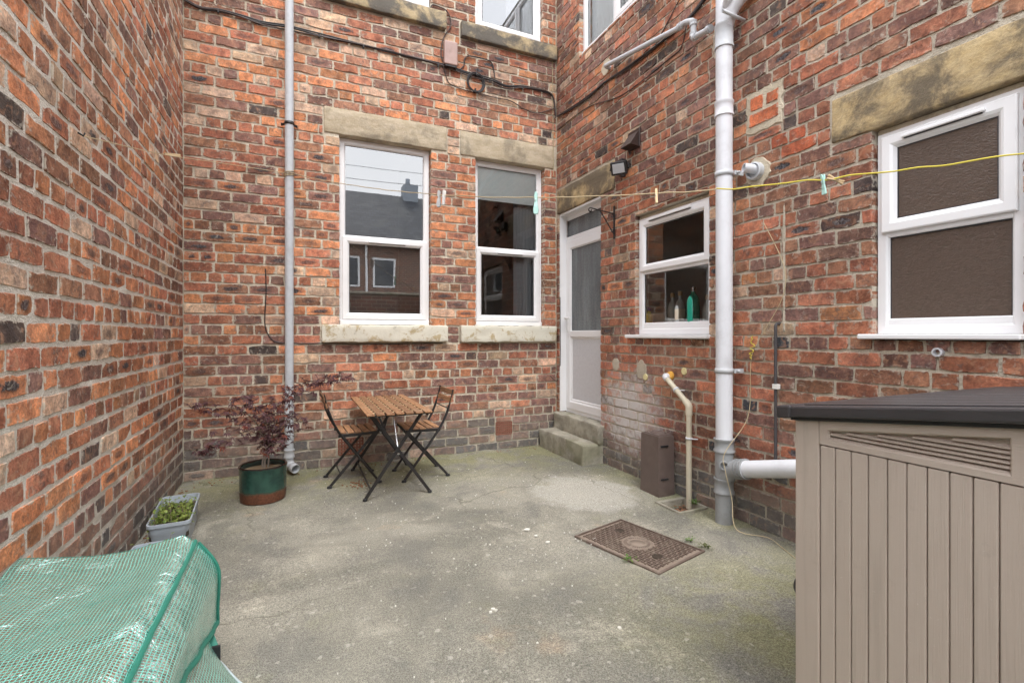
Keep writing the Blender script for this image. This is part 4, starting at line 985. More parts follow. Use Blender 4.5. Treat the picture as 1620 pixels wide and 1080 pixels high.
# ------------------------------------------------------------------ things on the floor by the wing wall
def brown_box():
    t = thing('plastic_trough', (2.715, 3.17, 0), 'dark brown plastic trough standing on end against the wall', 'planter')
    lo, hi = (2.635, 3.06), (2.80, 3.285); bm = NB(); rows = []
    for z, s in ((.0, 1.0), (.06, .99), (.065, .985), (.30, .965), (.47, .95), (.482, .93)):
        cx, cy = (lo[0] + hi[0]) / 2, (lo[1] + hi[1]) / 2; hx, hy = (hi[0] - lo[0]) / 2 * s, (hi[1] - lo[1]) / 2 * s
        rows.append([bm.verts.new((cx + sx * hx, cy + sy * hy, z)) for sx, sy in ((-1, -1), (1, -1), (1, 1), (-1, 1))])
    for a, b in zip(rows, rows[1:]):
        for j in range(4): bm.faces.new((a[j], a[(j + 1) % 4], b[(j + 1) % 4], b[j]))
    bm.faces.new(rows[-1]); bm.faces.new(rows[0][::-1]); bevel(bm, .012, 2); obj('shell', bm, 'planter_brown', t, smooth=True, angle=45)
    obj('top_ledge', bbox((2.655, 3.085, .478), (2.785, 3.262, .492), .005), 'planter_brown', t)
    bm = NB(); lathe(bm, [(0, .49), (.058, .49), (.055, .500), (.045, .500), (.040, .494), (0, .494)], (2.722, 3.172, 0), 24, 1.0, 1.25); obj('base_ring', bm, 'planter_brown', t, smooth=True)
    for z in (.13, .395):
        obj('grip_notch', bbox((2.66, 3.0565, z), (2.735, 3.0665, z + .014), .002), 'black_plastic', t)
brown_box()
def manhole():
    c = onZ(1010, 861); A, B, Cc, D = onZ(908, 848), onZ(983, 823), onZ(1115, 872), onZ(1043, 911)
    ctr = (A + B + Cc + D) / 4; ang = math.atan2((Cc - B).y + (D - A).y, (Cc - B).x + (D - A).x)
    L = ((Cc - B).length + (D - A).length) / 2; W = ((B - A).length + (Cc - D).length) / 2
    t = thing('manhole_cover', (ctr.x, ctr.y, 0), 'rusty iron inspection cover set in the concrete', 'manhole cover', rz=ang)
    hl, hw = L / 2, W / 2
    bm = NB(); ring(bm, lambda u, z, n: Vector((u, z, n)), -hl, hl, -hw, hw, [(0, -.01), (0, .010), (.012, .012), (.014, -.004), (.014, -.01)]); obj('cover_frame', bm, 'iron_cover', t, local=True)
    obj('cover_plate', bbox((-hl + .017, -hw + .017, -.012), (hl - .017, hw - .017, .0055), .003), 'iron_dusty', t, local=True)
    bm = NB(); s = .0235; i = 0
    nx, ny = int(2 * hl / s), int(2 * hw / s)
    for ix in range(1, nx):
        for iy in range(1, ny):
            x, y = -hl + ix * s, -hw + iy * s
            if (x / .098) ** 2 + (y / .098) ** 2 < 1 or abs(x) > hl - .032 or abs(y) > hw - .032: continue
            if any((x - kx) ** 2 + (y - ky) ** 2 < .0011 for kx, ky in ((-.19, .06), (.19, -.06))): continue
            if (ix + iy) % 2: box(bm, (x - .0105, y - .0042, .004), (x + .0110, y + .0042, .0125))
            else: box(bm, (x - .0038, y - .0110, .004), (x + .0042, y + .0110, .0125))
    o = obj('tread_pattern', bm, 'iron_cover', t, local=True); o['kind'] = 'stuff'
    bm = NB(); lathe(bm, [(0, .0075), (.047, .0075), (.047, .0045), (.052, .0015), (.056, .0015), (.056, .0085), (.085, .0085), (.085, .0015), (.090, .0015), (.092, .010), (.097, .010), (.097, .004)], (0, 0, 0), 40); obj('centre_badge', bm, 'iron_dusty', t, local=True)
    bm = NB()
    for k in range(34):
        if k % 9 == 8: continue
        a = 2 * math.pi * k / 34; M = Matrix.Rotation(a, 4, 'Z'); box(bm, (.062, -.0028, .006), (.079, .0028, .0098), M)
    o = obj('raised_lettering', bm, 'iron_cover', t, local=True); o['kind'] = 'stuff'
    for kx, ky in ((-.19, .06), (.19, -.06)):
        bm = NB(); lathe(bm, [(.032, .004), (.032, .011), (.027, .011), (.022, .0062), (0, .0062)], (kx, ky, 0), 20); obj('key_hole', bm, 'soil', t, local=True)
manhole()
def gully():
    t = thing('drain_gully', (2.68, 2.85, 0), 'square sunken floor gully full of leaf litter', 'drain')
    bm = NB(); ring(bm, lambda u, z, n: Vector((u, z, n)), 2.53, 2.815, 2.72, 2.975, [(0, -.03), (0, .008), (.004, .011), (.022, .011), (.026, .006), (.030, -.05), (.030, -.06)])
    for v in bm.verts: v.co += mnoise.noise_vector(v.co * 20) * .006
    obj('rim', bm, 'step_concrete', t)
    bm = NB(); rng = random.Random(4)
    for k in range(120):
        p = Vector((rng.uniform(2.57, 2.785), rng.uniform(2.76, 2.94), -.044 + rng.uniform(0, .012))); e = Matrix.Rotation(rng.uniform(0, 6), 4, 'Z') @ Matrix.Rotation(rng.uniform(-.7, .7), 4, 'X'); s = rng.uniform(.008, .02)
        vs = [bm.verts.new(p + e @ Vector(q)) for q in ((-s, 0, 0), (0, -s * .5, .002), (s, 0, 0), (0, s * .5, .002))]; bm.faces.new(vs)
    o = obj('leaf_litter', bm, 'chip_brown', t); o['kind'] = 'stuff'
    obj('sump', bbox((2.54, 2.73, -.075), (2.81, 2.965, -.049)), 'soil', t)
gully()

# ------------------------------------------------------------------ bistro set
def bistro_table():
    t = thing('bistro_table', (.735, 4.41, 0), 'narrow slatted wood table on black crossed steel legs', 'table')
    x0, x1, y0, y1, z = .482, .990, 3.80, 4.99, .690
    n = 7; w = .060; gap = (x1 - x0 - n * w) / (n - 1)
    for i in range(n):
        a = x0 + i * (w + gap); sl = -.004 * (i % 3)
        o = obj('slat', bbox((a, y0 + sl, z - .014), (a + w, y1, z), .003, 2), 'slat_wood', t)
    bm = NB()
    for y in (y0 + .06, y1 - .06): bar(bm, (x0 + .005, y, z - .022), (x1 - .005, y, z - .022), .025, .014)
    for x in (x0 + .03, x1 - .03): bar(bm, (x, y0 + .03, z - .026), (x, y1 - .03, z - .026), .012, .022)
    obj('top_frame', bm, 'black_steel', t)
    bm = NB(); rng = random.Random(2)
    for i in range(n - 1):
        for y in [y0 + .11 + k * .118 for k in range(9)]:
            a = x0 + (i + 1) * (w + gap) - gap / 2; lathe(bm, [(0, -.012), (.008, -.01), (.008, -.002), (0, -.001)], (a, y, z), 8)
    o = obj('spacers', bm, 'peg_wood', t); o['kind'] = 'stuff'
    for y, s in ((3.935, 1), (4.86, -1)):
        dy = .010 * s
        for k, (a, b) in enumerate((((x0 + .06, y + dy, z - .03), (1.000, y - .005, .010)), ((x1 - .06, y - dy, z - .03), (.486, y - .005, .010)))):
            bm = NB(); bar(bm, a, b, .014, .024, (0, 1, 0) if False else (1, 0, .01)); obj('leg', bm, 'black_steel', t)
            bm = NB(); lathe(bm, [(0, 0), (.017, 0), (.019, .008), (.014, .018), (0, .02)], (b[0], b[1], 0), 12); obj('foot', bm, 'black_plastic', t, smooth=True)
        bm = NB(); lathe(bm, [(0, -.018), (.010, -.016), (.010, .016), (0, .018)], (.744, y, .345), 10, axis=(0, 1, 0)); obj('pivot_bolt', bm, 'bare_steel', t, smooth=True)
    bm = NB(); bar(bm, (.735, 4.15, z - .03), (.745, 3.95, .36), .022, .006, (1, 0, 0)); obj('brace', bm, 'bare_steel', t)
    bm = NB(); bar(bm, (.60, 4.10, z - .03), (.64, 3.94, .54), .014, .010); bar(bm, (.70, 4.12, z - .03), (.63, 3.95, .53), .014, .010); obj('strut', bm, 'black_steel', t)
    bm = NB(); bar(bm, (.53, 3.94, .075), (.53, 4.86, .075), .010, .010); bar(bm, (.955, 3.94, .075), (.955, 4.86, .075), .010, .010); obj('stretcher', bm, 'black_steel', t)
bistro_table()
def chair_proto(label):
    """folding chair facing +x, origin on the floor under the seat centre"""
    t = thing('folding_chair', (0, 0, 0), label, 'chair', 'folding chairs at the table')
    w = .195
    for s in (-1, 1):
        y = s * w
        pts = spline([(-.250, y, .795), (-.232, y, .72), (-.195, y, .60), (-.150, y, .50), (-.085, y, .40), (.07, y, .19), (.205, y, .010)], 4)
        bm = NB(); tube(bm, pts, [.0085] * 7 + [.0125] * (len(pts) - 7), 8, flat=.62); obj('back_leg', bm, 'black_steel', t, smooth=True, local=True)
        yi = s * (w - .020); bm = NB(); bar(bm, (.165, yi, .435), (-.205, yi, .010), .012, .022, (1, 0, 1)); obj('front_leg', bm, 'black_steel', t, local=True)
        bm = NB(); bar(bm, (-.135, yi, .432), (.185, yi, .444), .010, .024); obj('seat_rail', bm, 'black_steel', t, local=True)
        for px, yy in ((.205, y), (-.205, yi)):
            bm = NB(); lathe(bm, [(0, 0), (.016, 0), (.018, .008), (.013, .02), (0, .022)], (px, yy, 0), 12, 1.3, 1); obj('foot', bm, 'black_plastic', t, smooth=True, local=True)
    for i in range(5):
        a = -.120 + i * .0625; obj('seat_slat', bbox((a, -.185, .448 + .003 * abs(i - 2)), (a + .050, .185, .460 + .003 * abs(i - 2)), .003, 2), 'slat_wood', t, local=True)
    for z, dx in ((.765, -.252), (.700, -.232)):
        M = Matrix.Translation((dx, 0, z)) @ Matrix.Rotation(R(-14), 4, 'Y'); bm = bbox((-.006, -.205, -.024), (.006, .205, .024), .004, 2, M)
        for v in bm.verts: v.co.x -= .018 * (1 - (v.co.y / .2) ** 2)
        obj('back_slat', bm, 'slat_wood', t, local=True)
    for p, q in (((.115, -w, .13), (.115, w, .13)), ((-.12, -w + .02, .115), (-.12, w - .02, .115)), ((-.205, -w, .625), (-.205, w, .625))):
        bm = NB(); tube(bm, [p, q], .0055, 8); obj('stretcher', bm, 'black_steel', t, local=True)
    return t
chair = chair_proto('folding slatted chair left of the table, behind the potted maple')
def copy_tree(o, parent=None):
    c = o.copy(); COL.objects.link(c); c.parent = parent
    for ch in o.children: copy_tree(ch, c)
    return c
c2 = copy_tree(chair); c2['label'] = 'folding slatted chair right of the table, nearer the doorsteps'
chair.location = (.450, 4.555, 0); chair.rotation_euler = (0, 0, R(2))
c2.location = (1.058, 4.49, 0); c2.rotation_euler = (0, 0, R(182))

# ------------------------------------------------------------------ pot and maple
PX, PY = -.245, 4.305
def pot():
    t = thing('plant_pot', (PX, PY, 0), 'green glazed pot with a bare brown foot', 'pot')
    bm = NB(); pr = [(0, .0), (.148, .0), (.160, .008), (.165, .05), (.168, .15), (.169, .252), (.174, .262), (.174, .274), (.167, .279), (.158, .275), (.154, .262)]
    lathe(bm, pr, (PX, PY, 0), 48); obj('pot_body', bm, 'pot_glaze', t, smooth=True)
    bm = NB(); lathe(bm, [(.1555, .266), (.152, .23), (.150, .18)], (PX, PY, 0), 48); obj('inner_wall', bm, 'pot_inside', t, smooth=True)
    bm = NB(); lathe(bm, [(.153, .235), (.10, .241), (.05, .246), (0, .248)], (PX, PY, 0), 32)
    for v in bm.verts: v.co.z += mnoise.noise(v.co * 30) * .006
    obj('potting_soil', bm, 'pebble_soil', t, smooth=True)
pot()
def leaf_palmate(bm, p, M, s, rng, lobes=5):
    """palmate leaf: narrow pointed lobes from one point, drooping"""
    c = p
    for k in range(lobes):
        a = (k - (lobes - 1) / 2) * .62 + rng.uniform(-.08, .08); L = s * (1 - .13 * abs(k - (lobes - 1) / 2)) * rng.uniform(.85, 1.1); w = s * .115
        d = Vector((math.cos(a), math.sin(a), 0)); n = Vector((-d.y, d.x, 0)); q = [Vector((0, 0, 0)), d * L * .5 + n * w + Vector((0, 0, -.06 * s)), d * L + Vector((0, 0, -.28 * s)), d * L * .5 - n * w + Vector((0, 0, -.06 * s))]
        bm.faces.new([bm.verts.new(c + M @ v) for v in q])
def maple():
    rng = random.Random(8)
    t = thing('maple_shrub', (PX, PY, .24), 'purple leaved Japanese maple growing in the green pot', 'shrub')
    base = Vector((PX + .012, PY, .235)); P = lambda px, py, Y: onY(px, py, Y)
    # limb ends measured on planes at the plant's own depth, fanned in depth as well
    limbs = [([P(423, 700, PY), P(400, 662, 4.28), P(365, 645, 4.20), P(330, 645, 4.16), P(300, 640, 4.15)], 84), ([P(430, 690, PY), P(440, 655, 4.38), P(462, 618, 4.42), P(500, 602, 4.46), P(552, 594, 4.5)], 165),
             ([P(424, 702, PY), P(405, 680, 4.15), P(370, 690, 4.02), P(340, 705, 3.95), P(316, 722, 3.92)], 66), ([P(425, 690, PY), P(415, 655, 4.25), P(395, 635, 4.2), P(375, 628, 4.2)], 50),
             ([P(426, 685, PY), P(428, 650, 4.3), P(432, 632, 4.3)], 44), ([P(428, 700, PY), P(448, 675, 4.28), P(465, 660, 4.25), P(476, 668, 4.22)], 46), ([P(427, 700, PY), P(445, 680, 4.42), P(450, 650, 4.5), P(470, 632, 4.58)], 40),
             ([P(424, 705, PY), P(412, 678, 4.42), P(390, 660, 4.52), P(372, 668, 4.55)], 28), ([P(424, 712, PY), P(410, 690, 4.22), P(395, 680, 4.15), P(384, 676, 4.1)], 24), ([P(426, 712, PY), P(438, 700, 4.2), P(448, 690, 4.14)], 40),
             ([P(425, 700, PY), P(421, 668, 4.12), P(418, 648, 4.02)], 26)]
    leaves = {0: NB(), 1: NB()}
    tr = NB(); mid = P(425, 706, PY)
    for dx, dy in ((0, 0), (.018, .01), (-.012, .012)): tube(tr, spline([base + Vector((dx, dy, -.02)), base + Vector((dx * 1.4, dy, .06)), mid + Vector((dx * .5, 0, 0))], 4), [.0085 - .0004 * i for i in range(9)], 7)
    obj('trunk', tr, 'bark_grey', t, smooth=True)
    for pts, cnt in limbs:
        path = spline([mid] + pts, 6); m = len(path); bm = NB(); tube(bm, path, [max(.0016, .0065 * (1 - i / m)) for i in range(m)], 6)
        for _ in range(7):
            i = rng.randrange(m // 3, m); e = path[i] + Vector((rng.uniform(-.08, .08), rng.uniform(-.09, .09), rng.uniform(-.03, .06))); tube(bm, [path[i], (path[i] + e) / 2 + Vector((0, 0, .012)), e], [.0022, .0016, .001], 5)
        obj('branch', bm, 'bark', t, smooth=True)
        for _ in range(int(cnt * .82)):
            f = .18 + .82 * rng.random() ** .75; i = min(m - 1, int(f * (m - 1))); sp = .085 * (.5 + .6 * math.sin(math.pi * min(1, f)))
            p = path[i] + Vector((rng.gauss(0, sp * .65), rng.gauss(0, sp), rng.gauss(0, sp * .38)))
            if p.y > YB - .06: p.y = YB - .06 - rng.random() * .05
            M = (Matrix.Rotation(rng.uniform(0, 6.28), 3, 'Z') @ Matrix.Rotation(rng.uniform(-.7, .7), 3, 'X') @ Matrix.Rotation(rng.uniform(-.2, .9), 3, 'Y'))
            low = p.z < .43 and rng.random() < .5
            leaf_palmate(leaves[1 if low or rng.random() < .10 else 0], p, M, rng.uniform(.034, .060), rng, 5 if rng.random() < .7 else 7)
    for k, m in ((0, 'maple_leaf'), (1, 'maple_leaf_bright')):
        o = obj('foliage', leaves[k], m, t, recalc=False); o['kind'] = 'stuff'
    leaves.clear()
maple()

# ------------------------------------------------------------------ grey troughs with green plants
def trough(cx, cy, L, W, H, rz, label, n_leaf, seed):
    t = thing('planter_trough', (cx, cy, 0), label, 'planter', 'grey plastic troughs by the left wall', rz)
    bm = NB(); rows = []; rr = .035
    def rect(hx, hy, z, k=5):
        out = []
        for sx, sy, a0 in ((1, 1, 0), (-1, 1, 90), (-1, -1, 180), (1, -1, 270)):
            for i in range(k + 1):
                a = R(a0 + 90 * i / k); out.append(bm.verts.new((sx * (hx - rr) + rr * math.cos(a), sy * (hy - rr) + rr * math.sin(a), z)))
        return out
    for hx, hy, z in ((W * .42, L * .46, 0), (W * .45, L * .478, H * .60), (W * .455, L * .48, H * .61), (W * .465, L * .485, H * .88), (W * .50, L * .50, H * .89), (W * .50, L * .50, H), (W * .465, L * .482, H), (W * .455, L * .475, H * .86), (W * .42, L * .455, H * .35)): rows.append(rect(hx, hy, z))
    for a, b in zip(rows, rows[1:]):
        for j in range(len(a)): bm.faces.new((a[j], a[(j + 1) % len(a)], b[(j + 1) % len(a)], b[j])).smooth = True
    bm.faces.new(rows[0][::-1]); obj('trough_shell', bm, 'trough_grey', t, smooth=True, local=True, angle=50)
    obj('soil', bbox((-W * .44, -L * .465, H * .40), (W * .44, L * .465, H * .72), .01), 'soil', t, local=True)
    rng = random.Random(seed); bm = NB(); st = NB()
    for k in range(n_leaf):
        fx, fy = rng.uniform(-1, 1), rng.uniform(-1, .75); x, y = fx * W * .44, fy * L * .45; h = H * .72 + abs(rng.gauss(0, .028)) + (.05 if rng.random() < .18 else 0)
        if k % 4 == 0: tube(st, [(x * .9, y * .9, H * .70), (x, y, h)], .0016, 4)
        M = Matrix.Translation((x, y, h)) @ Matrix.Rotation(rng.uniform(0, 6.28), 4, 'Z') @ Matrix.Rotation(rng.uniform(-.3, .6), 4, 'Y'); s = rng.uniform(.010, .019)
        q = [(0, 0, 0), (s * .7, s * .5, .003), (s * 1.5, s * .34, 0), (s * 1.8, 0, -.002), (s * 1.5, -s * .34, 0), (s * .7, -s * .5, .003)]
        bm.faces.new([bm.verts.new(M @ Vector(v)) for v in q])
    o = obj('stems', st, 'bark', t, local=True); o['kind'] = 'stuff'; o = obj('foliage', bm, 'trough_leaf', t, local=True, recalc=False); o['kind'] = 'stuff'
trough(-.722, 3.765, .60, .225, .175, R(4), 'pale grey trough of small green plants against the left wall', 620, 3)
trough(-.712, 3.06, .56, .215, .125, R(3), 'second grey trough, half hidden behind the green greenhouse', 420, 5)

# ------------------------------------------------------------------ mini greenhouse
def sheet(name, grid, mat, parent, us=1.0, vs=1.0, uv0=None):
    """grid[i][j] of points; uv in metres along each direction"""
    bm = NB(); uvl = bm.loops.layers.uv.new('UVMap'); ni, nj = len(grid), len(grid[0])
    V = [[bm.verts.new(p) for p in row] for row in grid]
    ui = [0]
    for i in range(1, ni): ui.append(ui[-1] + (Vector(grid[i][nj // 2]) - Vector(grid[i - 1][nj // 2])).length)
    vj = []
    for i in range(ni):
        r_ = [0]
        for j in range(1, nj): r_.append(r_[-1] + (Vector(grid[i][j]) - Vector(grid[i][j - 1])).length)
        vj.append(r_)
    for i in range(ni - 1):
        for j in range(nj - 1):
            f = bm.faces.new((V[i][j], V[i + 1][j], V[i + 1][j + 1], V[i][j + 1])); f.smooth = True
            for lp, (a, b) in zip(f.loops, ((i, j), (i + 1, j), (i + 1, j + 1), (i, j + 1))): lp[uvl].uv = (ui[a], vj[a][b])
    return obj(name, bm, mat, parent, smooth=True, recalc=False, angle=80)
def greenhouse():
    t = thing('mini_greenhouse', (-.62, 1.5, 0), 'low mini greenhouse under a green mesh cover in the corner', 'greenhouse')
    Y0, Y1, XA, XB, ZT = .30, 2.13, -.895, -.335, .545
    wr = lambda x, y, z, a=.012: mnoise.noise(Vector((x * 6, y * 4, z * 6))) * a + mnoise.noise(Vector((x * 17, y * 11, z * 15))) * a * .35
    # top: slack between hoops, rounding down to the yard side
    prof = [(XA, .40), (XA + .01, .50), (XA + .05, .553)] + [(XA + .05 + (XB - .10 - XA) * k / 12, ZT + .010 - .028 * math.sin(math.pi * k / 12)) for k in range(1, 13)] + [(XB - .025, ZT - .006), (XB - .006, ZT - .022)]
    n = 70; grid = []
    for i in range(n + 1):
        y = Y0 + (Y1 - Y0) * i / n; hoop = .011 * abs(math.sin(math.pi * (y - Y1) / .60)) ** .7
        row = []
        for x, z in prof:
            zz = z - (hoop if z > .5 else 0) + (wr(x, y, z) if z > .45 else 0); row.append((x, y, zz))
        grid.append(row)
    sheet('cover_top', grid, 'greenhouse_film', t)
    xe, ze = prof[-1]
    edge = [Vector(r[-1]) for r in grid]
    # far end panel
    g2 = []
    for k in range(12):
        f = k / 11; row = [(x, Y1 + .006 + .012 * math.sin(f * 3), z + (0 - z) * f) for x, _, z in grid[-1]]; g2.append(row)
    sheet('end_panel', g2, 'greenhouse_film', t)
    # rolled-down flap on the yard side: hangs from the seam to a slanting hem
    g3 = []
    for i in range(n + 1):
        y = edge[i].y; f = (y - Y0) / (Y1 - Y0); hem = min(.44, .215 + (Y1 - y) * .265); row = []
        for k in range(14):
            s = k / 13; z = edge[i].z + (hem - edge[i].z) * s; x = xe + .072 * math.sin(min(1, s * 2.2) * math.pi / 2) - .012 * s + wr(y * .7, z, y, .010) * s; row.append((x, y + .0, z))
        g3.append(row)
    sheet('side_flap', g3, 'greenhouse_film', t)
    # lower skirt flaring out to the floor
    g4 = []
    for i in range(n + 1):
        y = Y0 + (2.12 - Y0) * i / n; fl = min(.30, max(0, (2.17 - y) * .80)); row = []
        for k in range(14):
            s = k / 13; z = .42 * (1 - s) + .004; x = xe + .010 + (fl + .02) * s ** 1.5 + wr(y, z, y * .6, .014) * s; row.append((x, y - .02 * s, z))
        g4.append(row)
    sheet('side_skirt', g4, 'greenhouse_film', t)
    def trim(name, pts, r=.008, mat='greenhouse_trim'): bm = NB(); tube(bm, pts, r, 8, flat=.6); obj(name, bm, mat, t, smooth=True)
    trim('top_seam', [p + Vector((-.004, 0, .010)) for p in edge], .0072)
    trim('flap_hem', [Vector(r[-1]) + Vector((.004, 0, 0)) for r in g3], .0085)
    trim('flap_edge', [Vector(q) + Vector((.003, .004, 0)) for q in g3[-1]], .009)
    trim('skirt_edge', [Vector(q) + Vector((.004, .002, 0)) for q in g4[-1]], .009)
    trim('skirt_zip', [Vector(r[-4]) + Vector((.006, 0, 0)) for r in g4], .006, 'zip_grey')
    # frame tubes under the film
    bm = NB()
    for y in (Y0 + .03, 1.53, Y1 - .012):
        tube(bm, fillet([(XA + .02, y, 0), (XA + .02, y, ZT - .03), (XB - .03, y, ZT - .035), (XB - .03, y, 0)], .05), .008, 8)
    for x in (XA + .03, XB - .035): tube(bm, [(x, Y0, ZT - .045), (x, Y1 - .02, ZT - .045)], .008, 8)
    obj('frame', bm, 'frame_white', t, smooth=True)
    obj('growing_tray', bbox((XA + .08, .5, .005), (XB - .09, 1.95, .10), .01), 'planter_brown', t)
    # strap with a side-release buckle
    bm = NB(); pts = [onY(319, 978, 2.06), onY(328, 1003, 2.00), onY(336, 1024, 1.955)]
    L_, R_ = [], []
    for p in pts: L_.append(bm.verts.new(p + Vector((-.017, -.004, 0)))); R_.append(bm.verts.new(p + Vector((.017, .004, 0))))
    for i in range(2): bm.faces.new((L_[i], L_[i + 1], R_[i + 1], R_[i]))
    o = obj('strap', bm, 'greenhouse_trim', t); o.modifiers.new('thick', 'SOLIDIFY').thickness = .004
    b0 = pts[-1] + Vector((.004, -.006, -.020)); bm = NB()
    for lo, hi in (((-.021, -.006, -.004), (.021, .006, .026)), ((-.021, -.005, -.034), (-.008, .005, -.002)), ((.008, -.005, -.034), (.021, .005, -.002)), ((-.005, -.004, -.024), (.005, .004, -.002))):
        box(bm, [b0[k] + lo[k] for k in range(3)], [b0[k] + hi[k] for k in range(3)])
    bevel(bm, .003); obj('buckle', bm, 'black_plastic', t)
greenhouse()

# ------------------------------------------------------------------ garden storage box
def garden_box():
    xa, xb, y0, y1 = 1.45, 2.74, .335, 1.046
    t = thing('garden_storage_box', ((xa + xb) / 2, (y0 + y1) / 2, 0), 'taupe plastic garden storage box with a dark sloping lid', 'storage box')
    zt = lambda y: 1.030 + (1.046 - y) * .125       # wall top follows the lid slope
    def prism(ya, yb, x0, x1, za, zb=None):
        bm = NB(); pts = [(ya, za), (yb, za), (yb, zb if zb is not None else zt(yb)), (ya, zb if zb is not None else zt(ya))]
        a = [bm.verts.new((x0, y, z)) for y, z in pts]; b = [bm.verts.new((x1, y, z)) for y, z in pts]
        bm.faces.new(a); bm.faces.new(b[::-1])
        for i in range(4): bm.faces.new((a[i], a[(i + 1) % 4], b[(i + 1) % 4], b[i]))
        bmesh.ops.recalc_face_normals(bm, faces=bm.faces); return bevel(bm, .0035, 2)
    obj('box_core', prism(y0 + .02, y1 - .012, xa + .022, xb, .01), 'shed_resin', t)
    obj('corner_post', prism(.970, y1, xa, xa + .10, 0), 'shed_resin', t)
    obj('corner_post', prism(y0, .380, xa, xa + .10, 0), 'shed_resin', t)
    ys = [.9685, .9235, .8785, .833, .785, .740, .695, .649, .604, .557, .510, .463, .418, .3815]
    for a, b in zip(ys, ys[1:]): obj('board', prism(b + .0011, a - .0011, xa + .004, xa + .03, .02, .9645), 'shed_resin', t)
    # rail with louvred vent above the boards
    va, vb = .535, .945; zlo = lambda y: .985
    rail_bm = NB(); outer = [(.9685, .968), (.3815, .968), (.3815, zt(.3815)), (.9685, zt(.9685))]
    zi = lambda y: 1.0155 + (.945 - y) * .135
    inner = [(vb, .984), (va, .984), (va, zi(va)), (vb, zi(vb))]
    for X_, flip in ((xa + .002, False),):
        o_ = [rail_bm.verts.new((X_, y, z)) for y, z in outer]; i_ = [rail_bm.verts.new((X_, y, z)) for y, z in inner]; i2 = [rail_bm.verts.new((X_ + .005, y - (.004 if y > .7 else -.004), z + (.004 if z < .99 else -.004))) for y, z in inner]; i3 = [rail_bm.verts.new((X_ + .018, v.co.y, v.co.z)) for v in i2]; o2 = [rail_bm.verts.new((X_ + .018, y, z)) for y, z in outer]
        for k in range(4):
            m = (k + 1) % 4
            rail_bm.faces.new((o_[k], o_[m], i_[m], i_[k])); rail_bm.faces.new((i_[k], i_[m], i2[m], i2[k])); rail_bm.faces.new((i2[k], i2[m], i3[m], i3[k])); rail_bm.faces.new((o_[k], o2[k], o2[m], o_[m]))
    obj('vent_rail', rail_bm, 'shed_resin_rail', t)
    for k in range(8):
        z = .987 + k * .0112
        yhi = vb - .004 if z + .009 < zi(vb) - .004 else vb - (z + .009 + .004 - zi(vb)) / .135
        if yhi < va + .03: continue
        bm = NB(); v = [bm.verts.new(p) for p in ((xa + .008, va + .004, z), (xa + .008, yhi, z), (xa + .020, yhi + 0, z + .0085), (xa + .020, va + .004, z + .0085), (xa + .008, va + .004, z + .003), (xa + .008, yhi, z + .003))]
        bm.faces.new((v[0], v[1], v[5], v[4])); bm.faces.new((v[4], v[5], v[2], v[3])); bm.faces.new((v[0], v[3], v[2], v[1])); obj('louvre', bm, 'shed_resin', t)
    # lid
    zl = lambda y: 1.040 + (1.08 - y) * .125
    def lid_piece(x0, x1, ya, yb, lo, hi, w=.006):
        bm = NB(); vs = [bm.verts.new((x, y, zl(y) + d)) for x in (x0, x1) for y in (ya, yb) for d in (lo, hi)]
        for f in ((0, 1, 3, 2), (4, 6, 7, 5), (0, 4, 5, 1), (2, 3, 7, 6), (0, 2, 6, 4), (1, 5, 7, 3)): bm.faces.new([vs[i] for i in f])
        bmesh.ops.recalc_face_normals(bm, faces=bm.faces); return bevel(bm, w, 2)
    obj('lid', lid_piece(1.418, 2.775, .31, 1.082, -.004, .030), 'shed_lid', t)
    obj('lid_end_cap', lid_piece(1.412, 2.78, 1.038, 1.086, -.008, .0325), 'shed_lid', t)
    obj('lid_end_cap', lid_piece(1.412, 2.78, .30, .350, -.010, .034), 'shed_lid', t)
    for k in range(12):
        x = 1.47 + k * .106; obj('lid_rib', lid_piece(x, x + .085, .36, 1.03, .0295, .0335, .0015), 'shed_lid', t)
    obj('under_lip', lid_piece(1.44, 2.76, .34, 1.055, -.016, -.0045, .002), 'black_plastic', t)
    # door pull on the front
    p = onX(1257, 930, 1.46); bm = NB(); lathe(bm, [(0, 0), (.034, .0), (.038, .010), (.030, .022), (0, .026)], (1.50, 1.045, p.z), 20, axis=(0, 1, 0)); obj('door_knob', bm, 'black_plastic', t, smooth=True)
garden_box()

